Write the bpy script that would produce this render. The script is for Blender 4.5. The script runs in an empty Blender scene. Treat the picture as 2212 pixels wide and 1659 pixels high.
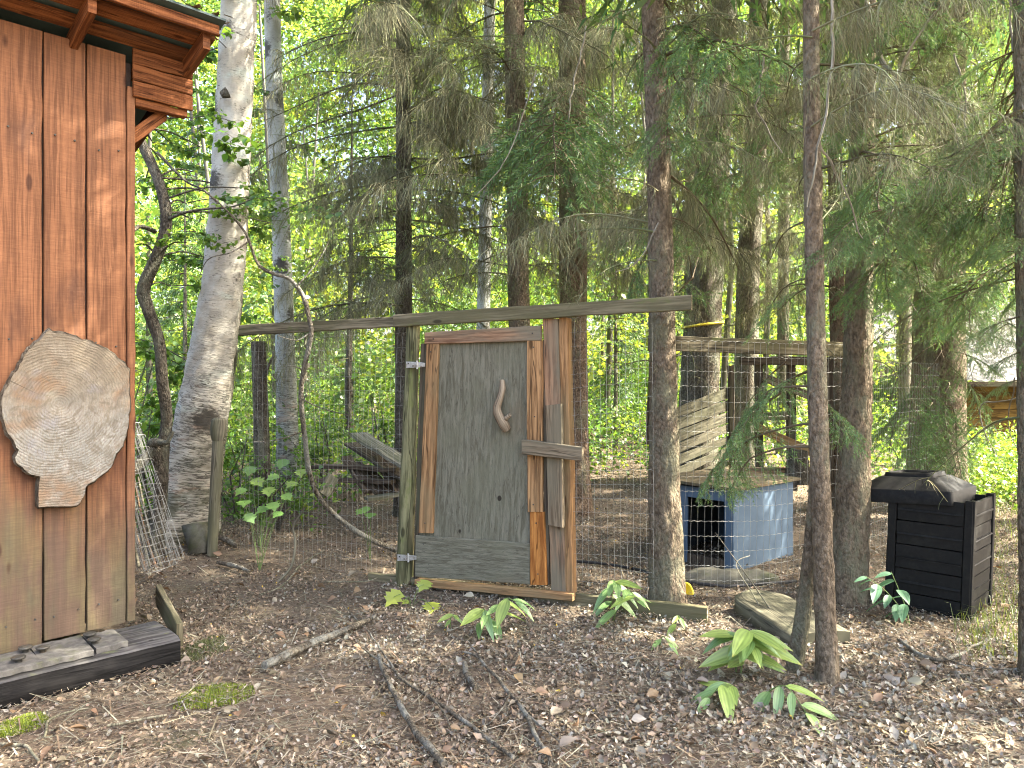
import bpy, math, random
import numpy as np
from mathutils import Vector, Matrix

# ------------------------------------------------------------------ camera, sky, sun, exposure
S = bpy.context.scene
COL = S.collection
CAM_H, FPX, CX, CY = 1.55, 1640.0, 1106.0, 829.5       # eye height, focal length in units of a 2212 wide frame
cam_d = bpy.data.cameras.new('camera'); cam = bpy.data.objects.new('camera', cam_d); COL.objects.link(cam)
cam.location = (0, 0, CAM_H); cam.rotation_euler = (math.pi/2, 0, 0)
cam_d.sensor_width = 36.0; cam_d.lens = 36.0*FPX/2212.0; cam_d.clip_start = 0.05; cam_d.clip_end = 600
S.camera = cam
SUN_EL, SUN_AZ = math.radians(46), math.radians(91)     # azimuth from +Y towards +X
W = bpy.data.worlds.new('World'); S.world = W; W.use_nodes = True
nt = W.node_tree; bgn = nt.nodes['Background']
sky = nt.nodes.new('ShaderNodeTexSky'); sky.sky_type = 'NISHITA'; sky.sun_disc = False
sky.sun_elevation = SUN_EL; sky.sun_rotation = SUN_AZ; sky.air_density = 1.0; sky.dust_density = 7.0; sky.ozone_density = 0.4
nt.links.new(sky.outputs[0], bgn.inputs[0]); bgn.inputs[1].default_value = 0.15
sun_d = bpy.data.lights.new('sun', 'SUN'); sun_d.energy = 4.8; sun_d.angle = math.radians(0.5); sun_d.color = (1.0, .92, .77)
sun = bpy.data.objects.new('sun', sun_d); COL.objects.link(sun)
sdir = Vector((math.sin(SUN_AZ)*math.cos(SUN_EL), math.cos(SUN_AZ)*math.cos(SUN_EL), math.sin(SUN_EL)))
sun.rotation_euler = sdir.to_track_quat('Z', 'Y').to_euler(); sun.location = sdir*60
S.view_settings.view_transform = 'Standard'; S.view_settings.look = 'None'
S.view_settings.exposure = 3.1; S.view_settings.gamma = 1.0
S.render.engine = 'CYCLES'
S.cycles.max_bounces = 7; S.cycles.diffuse_bounces = 5; S.cycles.glossy_bounces = 2; S.cycles.transmission_bounces = 5
S.cycles.pixel_filter_type = 'BLACKMAN_HARRIS'; S.cycles.filter_width = 1.05; S.cycles.transparent_max_bounces = 4; S.cycles.use_denoising = True; S.cycles.sample_clamp_indirect = 6.0
S.cycles.caustics_reflective = False; S.cycles.caustics_refractive = False

rng = np.random.default_rng(7)
random.seed(7)
A = np.array

# ------------------------------------------------------------------ noise, places
def vnoise(p, seed=0):
    p = np.asarray(p, float); i = np.floor(p).astype(np.int64); f = p-i; f = f*f*(3-2*f)
    def h(ix, iy, iz):
        n = (ix*374761393 + iy*668265263 + iz*2147483647 + seed*1274126177) & 0xffffffff
        n = ((n ^ (n >> 13))*1274126177) & 0xffffffff
        return ((n ^ (n >> 16)) & 0xffff)/65535.0
    x, y, z = i[..., 0], i[..., 1], i[..., 2]; r = 0
    for a in (0, 1):
        for b in (0, 1):
            for c in (0, 1):
                w = (f[..., 0] if a else 1-f[..., 0])*(f[..., 1] if b else 1-f[..., 1])*(f[..., 2] if c else 1-f[..., 2])
                r = r+w*h(x+a, y+b, z+c)
    return r
def fbm(p, o=3, seed=0):
    p = np.asarray(p, float); s = 0; a = .5
    for k in range(o): s = s+a*vnoise(p*2**k, seed+k); a *= .5
    return s/(1-.5**o)
def ground_z(x, y):
    x = np.asarray(x, float); y = np.asarray(y, float)
    rise = .058*np.clip(y-7, 0, 36)
    p = np.stack([x*.9, y*.9, 0*x], -1)
    n = (fbm(p, 2, 3)-.5)*(.03+.04*np.clip((y-7)/3, 0, 1))+(vnoise(p*5, 9)-.5)*.016-.012
    mound = .15*np.exp(-(((x+3.0)/1.0)**2+((y-7.1)/.8)**2))
    return rise+mound+n*np.clip((y-2)/3, .35, 1)
def gz(x, y): return float(ground_z(x, y))
def at(x, y, d):            # direction (x, y) of the frame at distance d metres
    return A([(x-CX)/FPX*d, d, CAM_H-(y-CY)/FPX*d])
def onground(x, d):
    X = (x-CX)/FPX*d; return A([X, d, gz(X, d)])

# ------------------------------------------------------------------ mesh building
class MB:
    def __init__(s): s.v = []; s.q = []; s.t = []; s.uv = []; s.c = []; s.n = 0
    def add(s, v, quads=None, tris=None, uv=None, col=None):
        v = np.asarray(v, float).reshape(-1, 3); k = len(v)
        s.v.append(v)
        s.uv.append(np.zeros((k, 3)) if uv is None else np.asarray(uv, float).reshape(-1, 3))
        c = np.ones((k, 3)) if col is None else np.broadcast_to(np.asarray(col, float), (k, 3)); s.c.append(c)
        if quads is not None and len(quads): s.q.append(np.asarray(quads, np.int64).reshape(-1, 4)+s.n)
        if tris is not None and len(tris): s.t.append(np.asarray(tris, np.int64).reshape(-1, 3)+s.n)
        s.n += k; return s
    def mesh(s, name, mat, smooth=False):
        me = bpy.data.meshes.new(name); v = np.concatenate(s.v)
        q = np.concatenate(s.q) if s.q else np.zeros((0, 4), np.int64); t = np.concatenate(s.t) if s.t else np.zeros((0, 3), np.int64)
        me.vertices.add(len(v)); me.vertices.foreach_set('co', v.astype(np.float32).ravel())
        loops = np.concatenate([q.ravel(), t.ravel()]).astype(np.int32)
        me.loops.add(len(loops)); me.loops.foreach_set('vertex_index', loops)
        tot = np.concatenate([np.full(len(q), 4), np.full(len(t), 3)]).astype(np.int32)
        st = np.concatenate([[0], np.cumsum(tot)[:-1]]).astype(np.int32)
        me.polygons.add(len(tot)); me.polygons.foreach_set('loop_start', st); me.polygons.foreach_set('loop_total', tot)
        if smooth: me.polygons.foreach_set('use_smooth', np.ones(len(tot), bool))
        a = me.attributes.new('guv', 'FLOAT_VECTOR', 'POINT'); a.data.foreach_set('vector', np.concatenate(s.uv).astype(np.float32).ravel())
        c = np.concatenate(s.c); c4 = np.concatenate([c, np.ones((len(c), 1))], 1)
        a = me.attributes.new('tint', 'FLOAT_COLOR', 'POINT'); a.data.foreach_set('color', c4.astype(np.float32).ravel())
        me.update(calc_edges=True); me.validate(); me.materials.append(mat); return me
    def build(s, name, mat, parent=None, smooth=False, loc=None):
        return link(name, s.mesh(name, mat, smooth), parent, loc)
def link(name, me, parent=None, loc=None):
    o = bpy.data.objects.new(name, me); COL.objects.link(o)
    if parent is not None:
        o.parent = parent
        if loc is None: o.location = -Vector(root_loc(parent))     # vertices are in world coordinates
        else: o.location = loc
    elif loc is not None: o.location = loc
    return o
def root_loc(p):
    l = Vector(p.location)
    while p.parent: p = p.parent; l += Vector(p.location)
    return l
def tag(o, label, cat, group=None, kind=None):
    o['label'] = label; o['category'] = cat
    if group: o['group'] = group
    if kind: o['kind'] = kind
    return o
def thing(name, loc, label, cat, group=None):
    o = bpy.data.objects.new(name, None); COL.objects.link(o); o.location = Vector(loc); o.empty_display_size = .1
    return tag(o, label, cat, group)

def norm(v): v = np.asarray(v, float); return v/(np.linalg.norm(v)+1e-12)
def tube(mb, path, rad, nseg=8, col=None, cap=True, rough=0.0, rs=6.0, flute=0.0, seed=0, wood=False):
    P = np.asarray(path, float); n = len(P); R = np.broadcast_to(np.asarray(rad, float), (n,))
    T = np.gradient(P, axis=0); T /= np.linalg.norm(T, axis=1)[:, None]+1e-12
    ref = A([1., 0, 0]) if abs(T[0][0]) < .8 else A([0, 1., 0])
    N = norm(ref-T[0]*ref.dot(T[0])); Ns = [N]
    for i in range(1, n): N = norm(N-T[i]*N.dot(T[i])); Ns.append(N)
    Ns = A(Ns); B = np.cross(T, Ns); th = np.linspace(0, 2*np.pi, nseg+1)
    L = np.concatenate([[0], np.cumsum(np.linalg.norm(np.diff(P, axis=0), axis=1))])
    rr = np.repeat(R[:, None], nseg+1, 1)
    if rough or flute:
        cs, sn = np.cos(th), np.sin(th)
        q = np.stack([np.broadcast_to(cs, rr.shape)*rr*rs+seed*3.1, np.broadcast_to(sn, rr.shape)*rr*rs, np.broadcast_to(L[:, None], rr.shape)*rs*.5], -1)
        rr = rr*(1+rough*(fbm(q, 3, seed)-.5)*2)
        if flute:
            rr = rr*(1+.09*(fbm(q*5.5, 2, seed+5)-.5)*2); c5 = np.cos(5*th+seed)*.6+np.cos(3*th+seed*2)*.4
            rr = rr*(1+flute*np.exp(-L/.16)[:, None]*c5[None, :])
    V = P[:, None]+rr[..., None]*(np.cos(th)[None, :, None]*Ns[:, None]+np.sin(th)[None, :, None]*B[:, None])
    idx = np.arange(n*(nseg+1)).reshape(n, nseg+1)
    Q = np.stack([idx[:-1, :-1], idx[:-1, 1:], idx[1:, 1:], idx[1:, :-1]], -1).reshape(-1, 4)
    uv = np.stack([np.broadcast_to(th/(2*np.pi), rr.shape)*2*np.pi*R.mean(), np.broadcast_to(L[:, None], rr.shape), np.full(rr.shape, seed*.37)], -1)
    if wood: uv = uv[..., [1, 0, 2]]
    mb.add(V, Q, None, uv, col)
    if cap:
        for e in (0, n-1):
            ring = V[e, :-1]; c = P[e]; k = nseg
            tr = [[k, (i+1) % k, i] if e == 0 else [k, i, (i+1) % k] for i in range(k)]
            mb.add(np.concatenate([ring, [c]]), None, tr, np.concatenate([(ring-c)@np.stack([Ns[e], B[e], T[e]], 1), [[0, 0, 0]]]), col)
    return mb
def ribbon(mb, P, w, col, wd=None):
    P = np.asarray(P, float); n = len(P)
    if wd is None: a = random.random()*6.283; wd = A([math.cos(a), math.sin(a), 0])
    ws = np.linspace(w, w*.35, n)[:, None]*wd
    V = np.stack([P-ws/2, P+ws/2], 1).reshape(-1, 3); i = np.arange(n-1)*2
    mb.add(V, np.stack([i, i+1, i+3, i+2], -1), None, None, col)
def board(mb, a0, a1, b0, b1, n, t, seg=8, wob=.0015, seed=None):
    """front face a0-a1 (start edge) to b0-b1 (end edge), thickness t away from normal n"""
    seed = random.randrange(10**6) if seed is None else seed
    r = np.random.default_rng(seed); ou, ov = r.uniform(0, 50, 2)
    a0, a1, b0, b1, n = [np.asarray(x, float) for x in (a0, a1, b0, b1, n)]; n = norm(n)
    f = np.linspace(0, 1, seg+1)[:, None]; Lf = a0*(1-f)+b0*f; Rf = a1*(1-f)+b1*f
    w = norm(a1-a0)
    Lf = Lf+w*r.normal(0, wob, (seg+1, 1)); Rf = Rf+w*r.normal(0, wob, (seg+1, 1))
    dn = n*r.normal(0, wob, (seg+1, 1)); Lf = Lf+dn; Rf = Rf+dn
    Lb, Rb = Lf-n*t, Rf-n*t
    len_ = np.linalg.norm(b0-a0); wid = np.linalg.norm(a1-a0); u = (f[:, 0]*len_)+ou
    ch = min(.004, t*.25, wid*.2)
    strips = [(Lf+w*ch, Rf-w*ch, ch, wid-ch), (Rf-w*ch, Rf-n*ch, wid-ch, wid), (Rf-n*ch, Rb, wid, wid+t), (Rb, Lb, wid+t, 2*wid+t), (Lb, Lf-n*ch, -t, 0), (Lf-n*ch, Lf+w*ch, 0, ch)]
    cross = np.cross(b0-a0, w); flip = cross.dot(n) > 0
    for p, q, v0, v1 in strips:
        V = np.stack([p, q], 1).reshape(-1, 3); i = np.arange(seg)*2
        Q = np.stack([i, i+2, i+3, i+1], -1) if flip is False else np.stack([i, i+1, i+3, i+2], -1)
        uv = np.stack([np.repeat(u, 2), np.tile([v0+ov, v1+ov], seg+1), np.full(2*(seg+1), ou)], -1)
        mb.add(V, Q, None, uv)
    for e in (0, seg):
        V = A([Lf[e], Rf[e], Rb[e], Lb[e]])
        mb.add(V, [[0, 1, 2, 3]], None, A([[ou, ov, 0], [ou, ov+wid, 0], [ou+t, ov+wid, 0], [ou+t, ov, 0]]))
    return mb
def box(mb, c, ux, uy, sx, sy, z0, z1, seg=1):
    """upright box; c ground centre, ux, uy plan axes"""
    ux = norm(A([ux[0], ux[1], 0.])); uy = norm(A([uy[0], uy[1], 0.])); c = A([c[0], c[1], 0.])
    a0 = c-ux*sx/2-uy*sy/2; a1 = c+ux*sx/2-uy*sy/2; z0 = A([0, 0, z0]); z1 = A([0, 0, z1])
    return board(mb, a0+z0, a1+z0, a0+z1, a1+z1, -uy, sy, seg, 0.0)
def scatter(mb, bv, bq, bt, M, off, col, uvs=None):
    bv = np.asarray(bv, float); k = len(bv); n = len(M)
    V = np.einsum('nij,kj->nki', M, bv)+off[:, None]
    add = (np.arange(n)*k)[:, None, None]
    Q = (np.asarray(bq)[None]+add).reshape(-1, 4) if bq is not None and len(bq) else None
    T = (np.asarray(bt)[None]+add).reshape(-1, 3) if bt is not None and len(bt) else None
    mb.add(V.reshape(-1, 3), Q, T, np.tile(np.asarray(bv)[None], (n, 1, 1)).reshape(-1, 3), np.repeat(col, k, 0))
def rotz(a):
    c, s = np.cos(a), np.sin(a); z = 0*c; return np.stack([np.stack([c, -s, z], -1), np.stack([s, c, z], -1), np.stack([z, z, z+1], -1)], -2)
def roty(a):
    c, s = np.cos(a), np.sin(a); z = 0*c; return np.stack([np.stack([c, z, s], -1), np.stack([z, z+1, z], -1), np.stack([-s, z, c], -1)], -2)
def rotx(a):
    c, s = np.cos(a), np.sin(a); z = 0*c; return np.stack([np.stack([z+1, z, z], -1), np.stack([z, c, -s], -1), np.stack([z, s, c], -1)], -2)
def pick(cols, n, r=rng, jit=.15):
    c = A(cols, float)[r.integers(0, len(cols), n)]; return np.clip(c*(1+r.normal(0, jit, (n, 1)))*(1+r.normal(0, jit*.14, (n, 3))), .003, .9)

# ------------------------------------------------------------------ materials
class NT:
    def __init__(s, name):
        s.m = bpy.data.materials.new(name); s.m.use_nodes = True; s.t = s.m.node_tree; s.t.nodes.clear()
        s.out = s.n('ShaderNodeOutputMaterial')
    def n(s, ty, **kw):
        o = s.t.nodes.new(ty)
        for k, v in kw.items(): setattr(o, k, v)
        return o
    def l(s, a, b): s.t.links.new(a, b)
    def set(s, node, key, val):
        if hasattr(val, 'is_linked') or hasattr(val, 'links'): s.l(val, node.inputs[key])
        else: node.inputs[key].default_value = val
    def attr(s, name='guv', vec=True):
        a = s.n('ShaderNodeAttribute', attribute_name=name); return a.outputs['Vector'] if vec else a.outputs['Color']
    def mapv(s, v, sc=(1, 1, 1), lo=(0, 0, 0)):
        m = s.n('ShaderNodeMapping'); s.l(v, m.inputs[0]); m.inputs['Scale'].default_value = sc; m.inputs['Location'].default_value = lo; return m.outputs[0]
    def noise(s, v, sc=5., det=4., rough=.6, dist=0.):
        n = s.n('ShaderNodeTexNoise'); s.l(v, n.inputs['Vector']); n.inputs['Scale'].default_value = sc; n.inputs['Detail'].default_value = det
        n.inputs['Roughness'].default_value = rough; n.inputs['Distortion'].default_value = dist; return n.outputs['Fac']
    def vor(s, v, sc=5., feat='F1', out='Distance', rnd=1.):
        n = s.n('ShaderNodeTexVoronoi', feature=feat); s.l(v, n.inputs['Vector']); n.inputs['Scale'].default_value = sc; n.inputs['Randomness'].default_value = rnd; return n.outputs[out]
    def ramp(s, f, a, b, lo=0., hi=1.):
        m = s.n('ShaderNodeMapRange', interpolation_type='SMOOTHSTEP'); s.l(f, m.inputs[0]); m.inputs[1].default_value = a; m.inputs[2].default_value = b
        m.inputs[3].default_value = lo; m.inputs[4].default_value = hi; return m.outputs[0]
    def mix(s, f, a, b, mode='MIX'):
        m = s.n('ShaderNodeMix', data_type='RGBA', blend_type=mode)
        s.set(m, 0, f)
        for k, v in ((6, a), (7, b)):
            if isinstance(v, (tuple, list)): v = (*v, 1.) if len(v) == 3 else v
            s.set(m, k, v)
        return m.outputs[2]
    def math(s, op, a, b=0.):
        m = s.n('ShaderNodeMath', operation=op); s.set(m, 0, a); s.set(m, 1, b); return m.outputs[0]
    def sep(s, v):
        m = s.n('ShaderNodeSeparateXYZ'); s.l(v, m.inputs[0]); return m.outputs
    def bump(s, h, st=.3, dist=.01):
        b = s.n('ShaderNodeBump'); s.l(h, b.inputs['Height']); b.inputs['Strength'].default_value = st; b.inputs['Distance'].default_value = dist; return b.outputs[0]
    def bsdf(s, col, rough=.8, nrm=None, spec=.3, metal=0.):
        b = s.n('ShaderNodeBsdfPrincipled')
        if isinstance(col, (tuple, list)): col = (*col, 1.)
        s.set(b, 'Base Color', col); s.set(b, 'Roughness', rough); b.inputs['Specular IOR Level'].default_value = spec; b.inputs['Metallic'].default_value = metal
        if nrm is not None: s.l(nrm, b.inputs['Normal'])
        s.l(b.outputs[0], s.out.inputs[0]); return s.m
def geo_pos(s): return s.n('ShaderNodeNewGeometry').outputs['Position']

def mat_wood(name, c1, c2, c3, weather=.45, grain=70., knots=True, moss=None, saw=0.):
    s = NT(name); g = s.attr()
    gr = s.noise(s.mapv(g, (2.2, grain*.62, 1)), 1., 5., .7, .4)
    big = s.noise(s.mapv(g, (1.3, 6, 1)), 1., 3., .5)
    rings = s.noise(s.mapv(g, (1.1, 22, 1)), 1., 2., .4, 1.2)
    col = s.mix(s.ramp(gr, .38, .62), tuple(x*.72 for x in c1), tuple(min(1, x*1.12) for x in c2))
    col = s.mix(s.ramp(rings, .55, .7, 0, .45), col, tuple(x*.45 for x in c1))
    crk = s.math('ABSOLUTE', s.math('SUBTRACT', s.noise(s.mapv(g, (.7, 17, 1), (3, 3, 3)), 1., 2., .5, .3), .47)); col = s.mix(s.ramp(crk, .004, .014, .75, 0), col, tuple(x*.18 for x in c1))
    col = s.mix(s.ramp(big, 1-weather-.12, 1-weather+.15, 0, .85), col, c3)
    if moss: col = s.mix(s.ramp(s.noise(s.mapv(g, (5, 12, 1)), 1., 4., .6), .56, .7, 0, .7), col, moss)
    if knots:
        k = s.vor(s.mapv(g, (2.6, 7, 1)), 1.)
        kk = s.ramp(k, .07, .14, 1, 0); col = s.mix(s.math('MULTIPLY', kk, .8), col, tuple(x*.22 for x in c1))
    h = s.math('ADD', gr, s.math('MULTIPLY', rings, .6))
    if saw:
        w = s.noise(s.mapv(g, (190, 5, 1)), 1., 2., .5, .2); h = s.math('ADD', h, s.math('MULTIPLY', w, saw))
        col = s.mix(s.ramp(w, .35, .65, .25*saw, 0), col, tuple(x*.3 for x in c1))
    return s.bsdf(col, .85, s.bump(h, .8, .006), .15)
def mat_ply():
    s = NT('grey_plywood'); g = s.attr()
    gr = s.noise(s.mapv(g, (5, 48, 1)), 1., 5., .75, .6); fl = s.noise(s.mapv(g, (14, 60, 1), (5, 1, 1)), 1., 3., .6, 1.2); bl = s.noise(s.mapv(g, (3.2, 4, 1)), 1., 4., .6)
    col = s.mix(s.ramp(gr, .36, .64), (.105, .099, .069), (.195, .186, .138))
    col = s.mix(s.ramp(fl, .58, .68, 0, .5), col, (.045, .043, .032))
    col = s.mix(s.ramp(bl, .45, .68, 0, .5), col, (.15, .148, .10))
    col = s.mix(s.ramp(s.noise(s.mapv(g, (2.5, 3, 1), (8, 8, 1)), 1., 4., .6), .58, .72, 0, .5), col, (.15, .125, .085))
    k = s.vor(s.mapv(g, (3.4, 4.2, 1)), 1.); col = s.mix(s.ramp(k, .055, .085, .9, 0), col, (.02, .016, .012))
    return s.bsdf(col, .9, s.bump(s.math('ADD', gr, fl), .8, .005), .12)
def mat_shed():
    s = NT('stained_cedar'); g = s.attr(); z = s.sep(geo_pos(s))[2]
    gr = s.noise(s.mapv(g, (2.0, 60, 1)), 1., 5., .6, .5); rings = s.noise(s.mapv(g, (.8, 16, 1)), 1., 2., .4, 1.5)
    saw = s.noise(s.mapv(g, (150, 9, 1)), 1., 3., .6, .6)
    big = s.noise(s.mapv(g, (1.6, 5, 1)), 1., 4., .55)
    col = s.mix(s.ramp(gr, .36, .64), (.125, .054, .024), (.235, .105, .048))
    col = s.mix(s.ramp(rings, .56, .68, 0, .5), col, (.26, .115, .05))
    col = s.mix(s.ramp(saw, .38, .62, .20, 0), col, (.07, .02, .01))
    col = s.mix(s.ramp(big, .52, .72, 0, .75), col, (.06, .028, .018))
    # stain worn off where rain splashes the foot of the wall
    wz = s.math('ADD', z, s.math('MULTIPLY', s.math('SUBTRACT', big, .5), 1.3))
    grey = s.mix(s.ramp(s.noise(s.mapv(g, (3, 9, 1)), 1., 4., .6), .4, .62), (.115, .078, .055), (.14, .115, .06))
    grey = s.mix(s.ramp(s.noise(s.mapv(g, (2.2, 7, 1), (9, 3, 0)), 1., 3., .5), .52, .66, 0, .6), grey, (.085, .09, .055))
    grey = s.mix(s.ramp(saw, .35, .65, .3, 0), grey, (.06, .04, .03))
    grey = s.mix(s.ramp(gr, .3, .7, .35, 0), grey, (.07, .05, .03))
    col = s.mix(s.ramp(wz, .45, 1.25, .95, 0), col, grey)
    kn = s.ramp(s.vor(s.mapv(g, (2.0, 6, 1)), 1.), .06, .12, .8, 0); col = s.mix(kn, col, (.04, .015, .008))
    h = s.math('ADD', gr, s.math('MULTIPLY', saw, .7))
    return s.bsdf(col, .75, s.bump(h, .5, .004), .25)
def mat_bark(name, c1, c2, cl, lich=.5, sc=1.):
    s = NT(name); g = s.attr(); p = geo_pos(s)
    fl = s.vor(s.mapv(p, (70*sc, 70*sc, 34*sc)), 1., 'F1', 'Distance'); cc = s.vor(s.mapv(p, (70*sc, 70*sc, 34*sc)), 1., 'F1', 'Color')
    n = s.noise(s.mapv(p, (9, 9, 4)), 1., 5., .65); n5 = s.noise(s.mapv(p, (46, 46, 22)), 1., 5., .7)
    col = s.mix(s.ramp(n, .35, .65), c1, c2)
    col = s.mix(s.ramp(n5, .38, .56, .72, 0), col, tuple(x*.34 for x in c1))
    col = s.mix(s.ramp(n5, .55, .72, 0, .6), col, tuple(min(1, x*1.55) for x in c2))
    col = s.mix(.22, col, s.mix(s.sep(cc)[0], tuple(x*.35 for x in c1), tuple(min(1, x*1.7) for x in c2)))
    col = s.mix(s.ramp(fl, .45, .9, 0, .38), col, tuple(x*.3 for x in c1))
    li = s.noise(s.mapv(p, (5, 5, 2.2), (3, 1, 7)), 1., 6., .7)
    col = s.mix(s.ramp(li, 1.02-lich-.06, 1.02-lich+.1, 0, .75), col, cl)
    h = s.math('ADD', s.math('SUBTRACT', s.math('MULTIPLY', n, .8), s.math('MULTIPLY', fl, .6)), s.math('MULTIPLY', n5, 1.6))
    return s.bsdf(col, .92, s.bump(h, 1., .03), .1)
def mat_birch(name, base, aged, top=True):
    s = NT(name); g = s.attr(); z = s.sep(geo_pos(s))[2]
    len_ = s.noise(s.mapv(g, (7, 75, 1)), 1., 3., .6); big = s.noise(s.mapv(g, (5, 3, 1)), 1., 4., .6)
    col = s.mix(s.ramp(big, .4, .65), base, aged)
    col = s.mix(s.ramp(s.noise(s.mapv(g, (3.5, 5, 1), (4, 4, 4)), 1., 3., .5), .55, .72, 0, .5), col, (.42, .50, .44))
    lv = s.noise(s.mapv(g, (16, 120, 1)), 1., 2., .6); mask = s.noise(s.mapv(g, (10, 10, 1)), 1., 2., .5)
    lent = s.math('MULTIPLY', s.ramp(lv, .60, .68), s.ramp(mask, .45, .6))
    col = s.mix(s.math('MULTIPLY', lent, .85), col, (.06, .055, .045))
    sp = s.noise(s.mapv(g, (42, 60, 1), (2, 9, 1)), 1., 4., .7); col = s.mix(s.math('MULTIPLY', s.ramp(sp, .56, .66), s.ramp(mask, .4, .62, .1, .85)), col, (.09, .08, .065))
    # black branch scars
    v = s.vor(s.mapv(g, (3.4, 2.3, 1)), 1.); vv = s.math('ADD', v, s.math('MULTIPLY', s.math('SUBTRACT', s.noise(s.mapv(g, (30, 40, 1)), 1., 4., .7), .5), .5))
    col = s.mix(s.ramp(vv, .20, .36, .92, 0), col, (.035, .03, .022))
    # cracked old bark at the foot, with horizontal tears
    zz = s.math('ADD', z, s.math('MULTIPLY', s.math('SUBTRACT', big, .5), 1.6))
    cr = s.math('ABSOLUTE', s.math('SUBTRACT', s.noise(s.mapv(g, (9, 46, 1), (5, 5, 5)), 1., 4., .65, .5), .5))
    crn = s.math('ADD', cr, s.math('MULTIPLY', s.math('SUBTRACT', s.noise(s.mapv(g, (14, 16, 1)), 1., 3., .6), .5), .12))
    crk = s.math('MULTIPLY', s.ramp(crn, .0, .062, 1, 0), s.ramp(zz, 1.0, 2.4, .9, .10))
    col = s.mix(crk, col, (.05, .045, .035))
    col = s.mix(s.math('MULTIPLY', s.ramp(s.noise(s.mapv(g, (6, 9, 1), (7, 2, 2)), 1., 4., .6), .55, .68), s.ramp(z, .6, 2.2, .6, .05)), col, (.36, .24, .17))
    mo = s.noise(s.mapv(g, (4, 4, 1), (1, 6, 3)), 1., 5., .65); col = s.mix(s.math('MULTIPLY', s.ramp(mo, .46, .6), s.ramp(z, .25, 1.3, .85, 0)), col, (.055, .058, .03))
    h = s.math('SUBTRACT', s.math('MULTIPLY', len_, .4), s.math('ADD', s.math('MULTIPLY', lent, .5), crk))
    return s.bsdf(col, .7, s.bump(h, .6, .008), .25)
def mat_leaf(name, trans=.5, gloss=.06, sat=(1, 1, 1), tsat=(1.4, 1.3, .75)):
    s = NT(name); c = s.attr('tint', False)
    c1 = s.mix(1., c, sat, 'MULTIPLY'); c2 = s.mix(1., c, tsat, 'MULTIPLY')
    d = s.n('ShaderNodeBsdfDiffuse'); s.l(c1, d.inputs[0]); t = s.n('ShaderNodeBsdfTranslucent'); s.l(c2, t.inputs[0])
    m = s.n('ShaderNodeMixShader'); m.inputs[0].default_value = trans; s.l(d.outputs[0], m.inputs[1]); s.l(t.outputs[0], m.inputs[2])
    g = s.n('ShaderNodeBsdfGlossy'); g.inputs['Roughness'].default_value = .45; g.inputs[0].default_value = (.8, .85, .8, 1)
    m2 = s.n('ShaderNodeMixShader'); m2.inputs[0].default_value = gloss; s.l(m.outputs[0], m2.inputs[1]); s.l(g.outputs[0], m2.inputs[2])
    s.l(m2.outputs[0], s.out.inputs[0]); return s.m
def mat_tint(name, rough=.85, spec=.15):
    s = NT(name); return s.bsdf(s.attr('tint', False), rough, None, spec)
def mat_plain(name, c, rough=.6, spec=.3, metal=0., var=.25, sc=20., dirt=None, bump=.15):
    s = NT(name); p = geo_pos(s); n = s.noise(p, sc, 5., .65)
    col = s.mix(s.ramp(n, .3, .7), tuple(x*(1-var) for x in c), tuple(min(1, x*(1+var)) for x in c))
    if dirt: col = s.mix(s.ramp(s.noise(p, sc*.3, 5., .7), .5, .68, 0, .75), col, dirt)
    return s.bsdf(col, rough, s.bump(n, bump, .004), spec, metal)
def mat_ground():
    s = NT('forest_soil'); p = geo_pos(s)
    n = s.noise(p, 2.2, 5., .6); f = s.noise(p, 45., 5., .7); v = s.vor(s.mapv(p, (38, 55, 1)), 1., 'F1', 'Color')
    col = s.mix(s.ramp(n, .35, .65), (.165, .132, .10), (.16, .15, .115))
    col = s.mix(s.ramp(f, .35, .7), tuple([.075, .06, .046]), col)
    col = s.mix(.35, col, s.mix(s.sep(v)[0], (.05, .03, .02), (.26, .19, .13)))
    col = s.mix(s.ramp(s.noise(p, 1.1, 4., .6), .6, .72, 0, .6), col, (.075, .085, .04))
    return s.bsdf(col, .95, s.bump(s.math('ADD', f, s.sep(v)[1]), .8, .015), .1)
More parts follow.
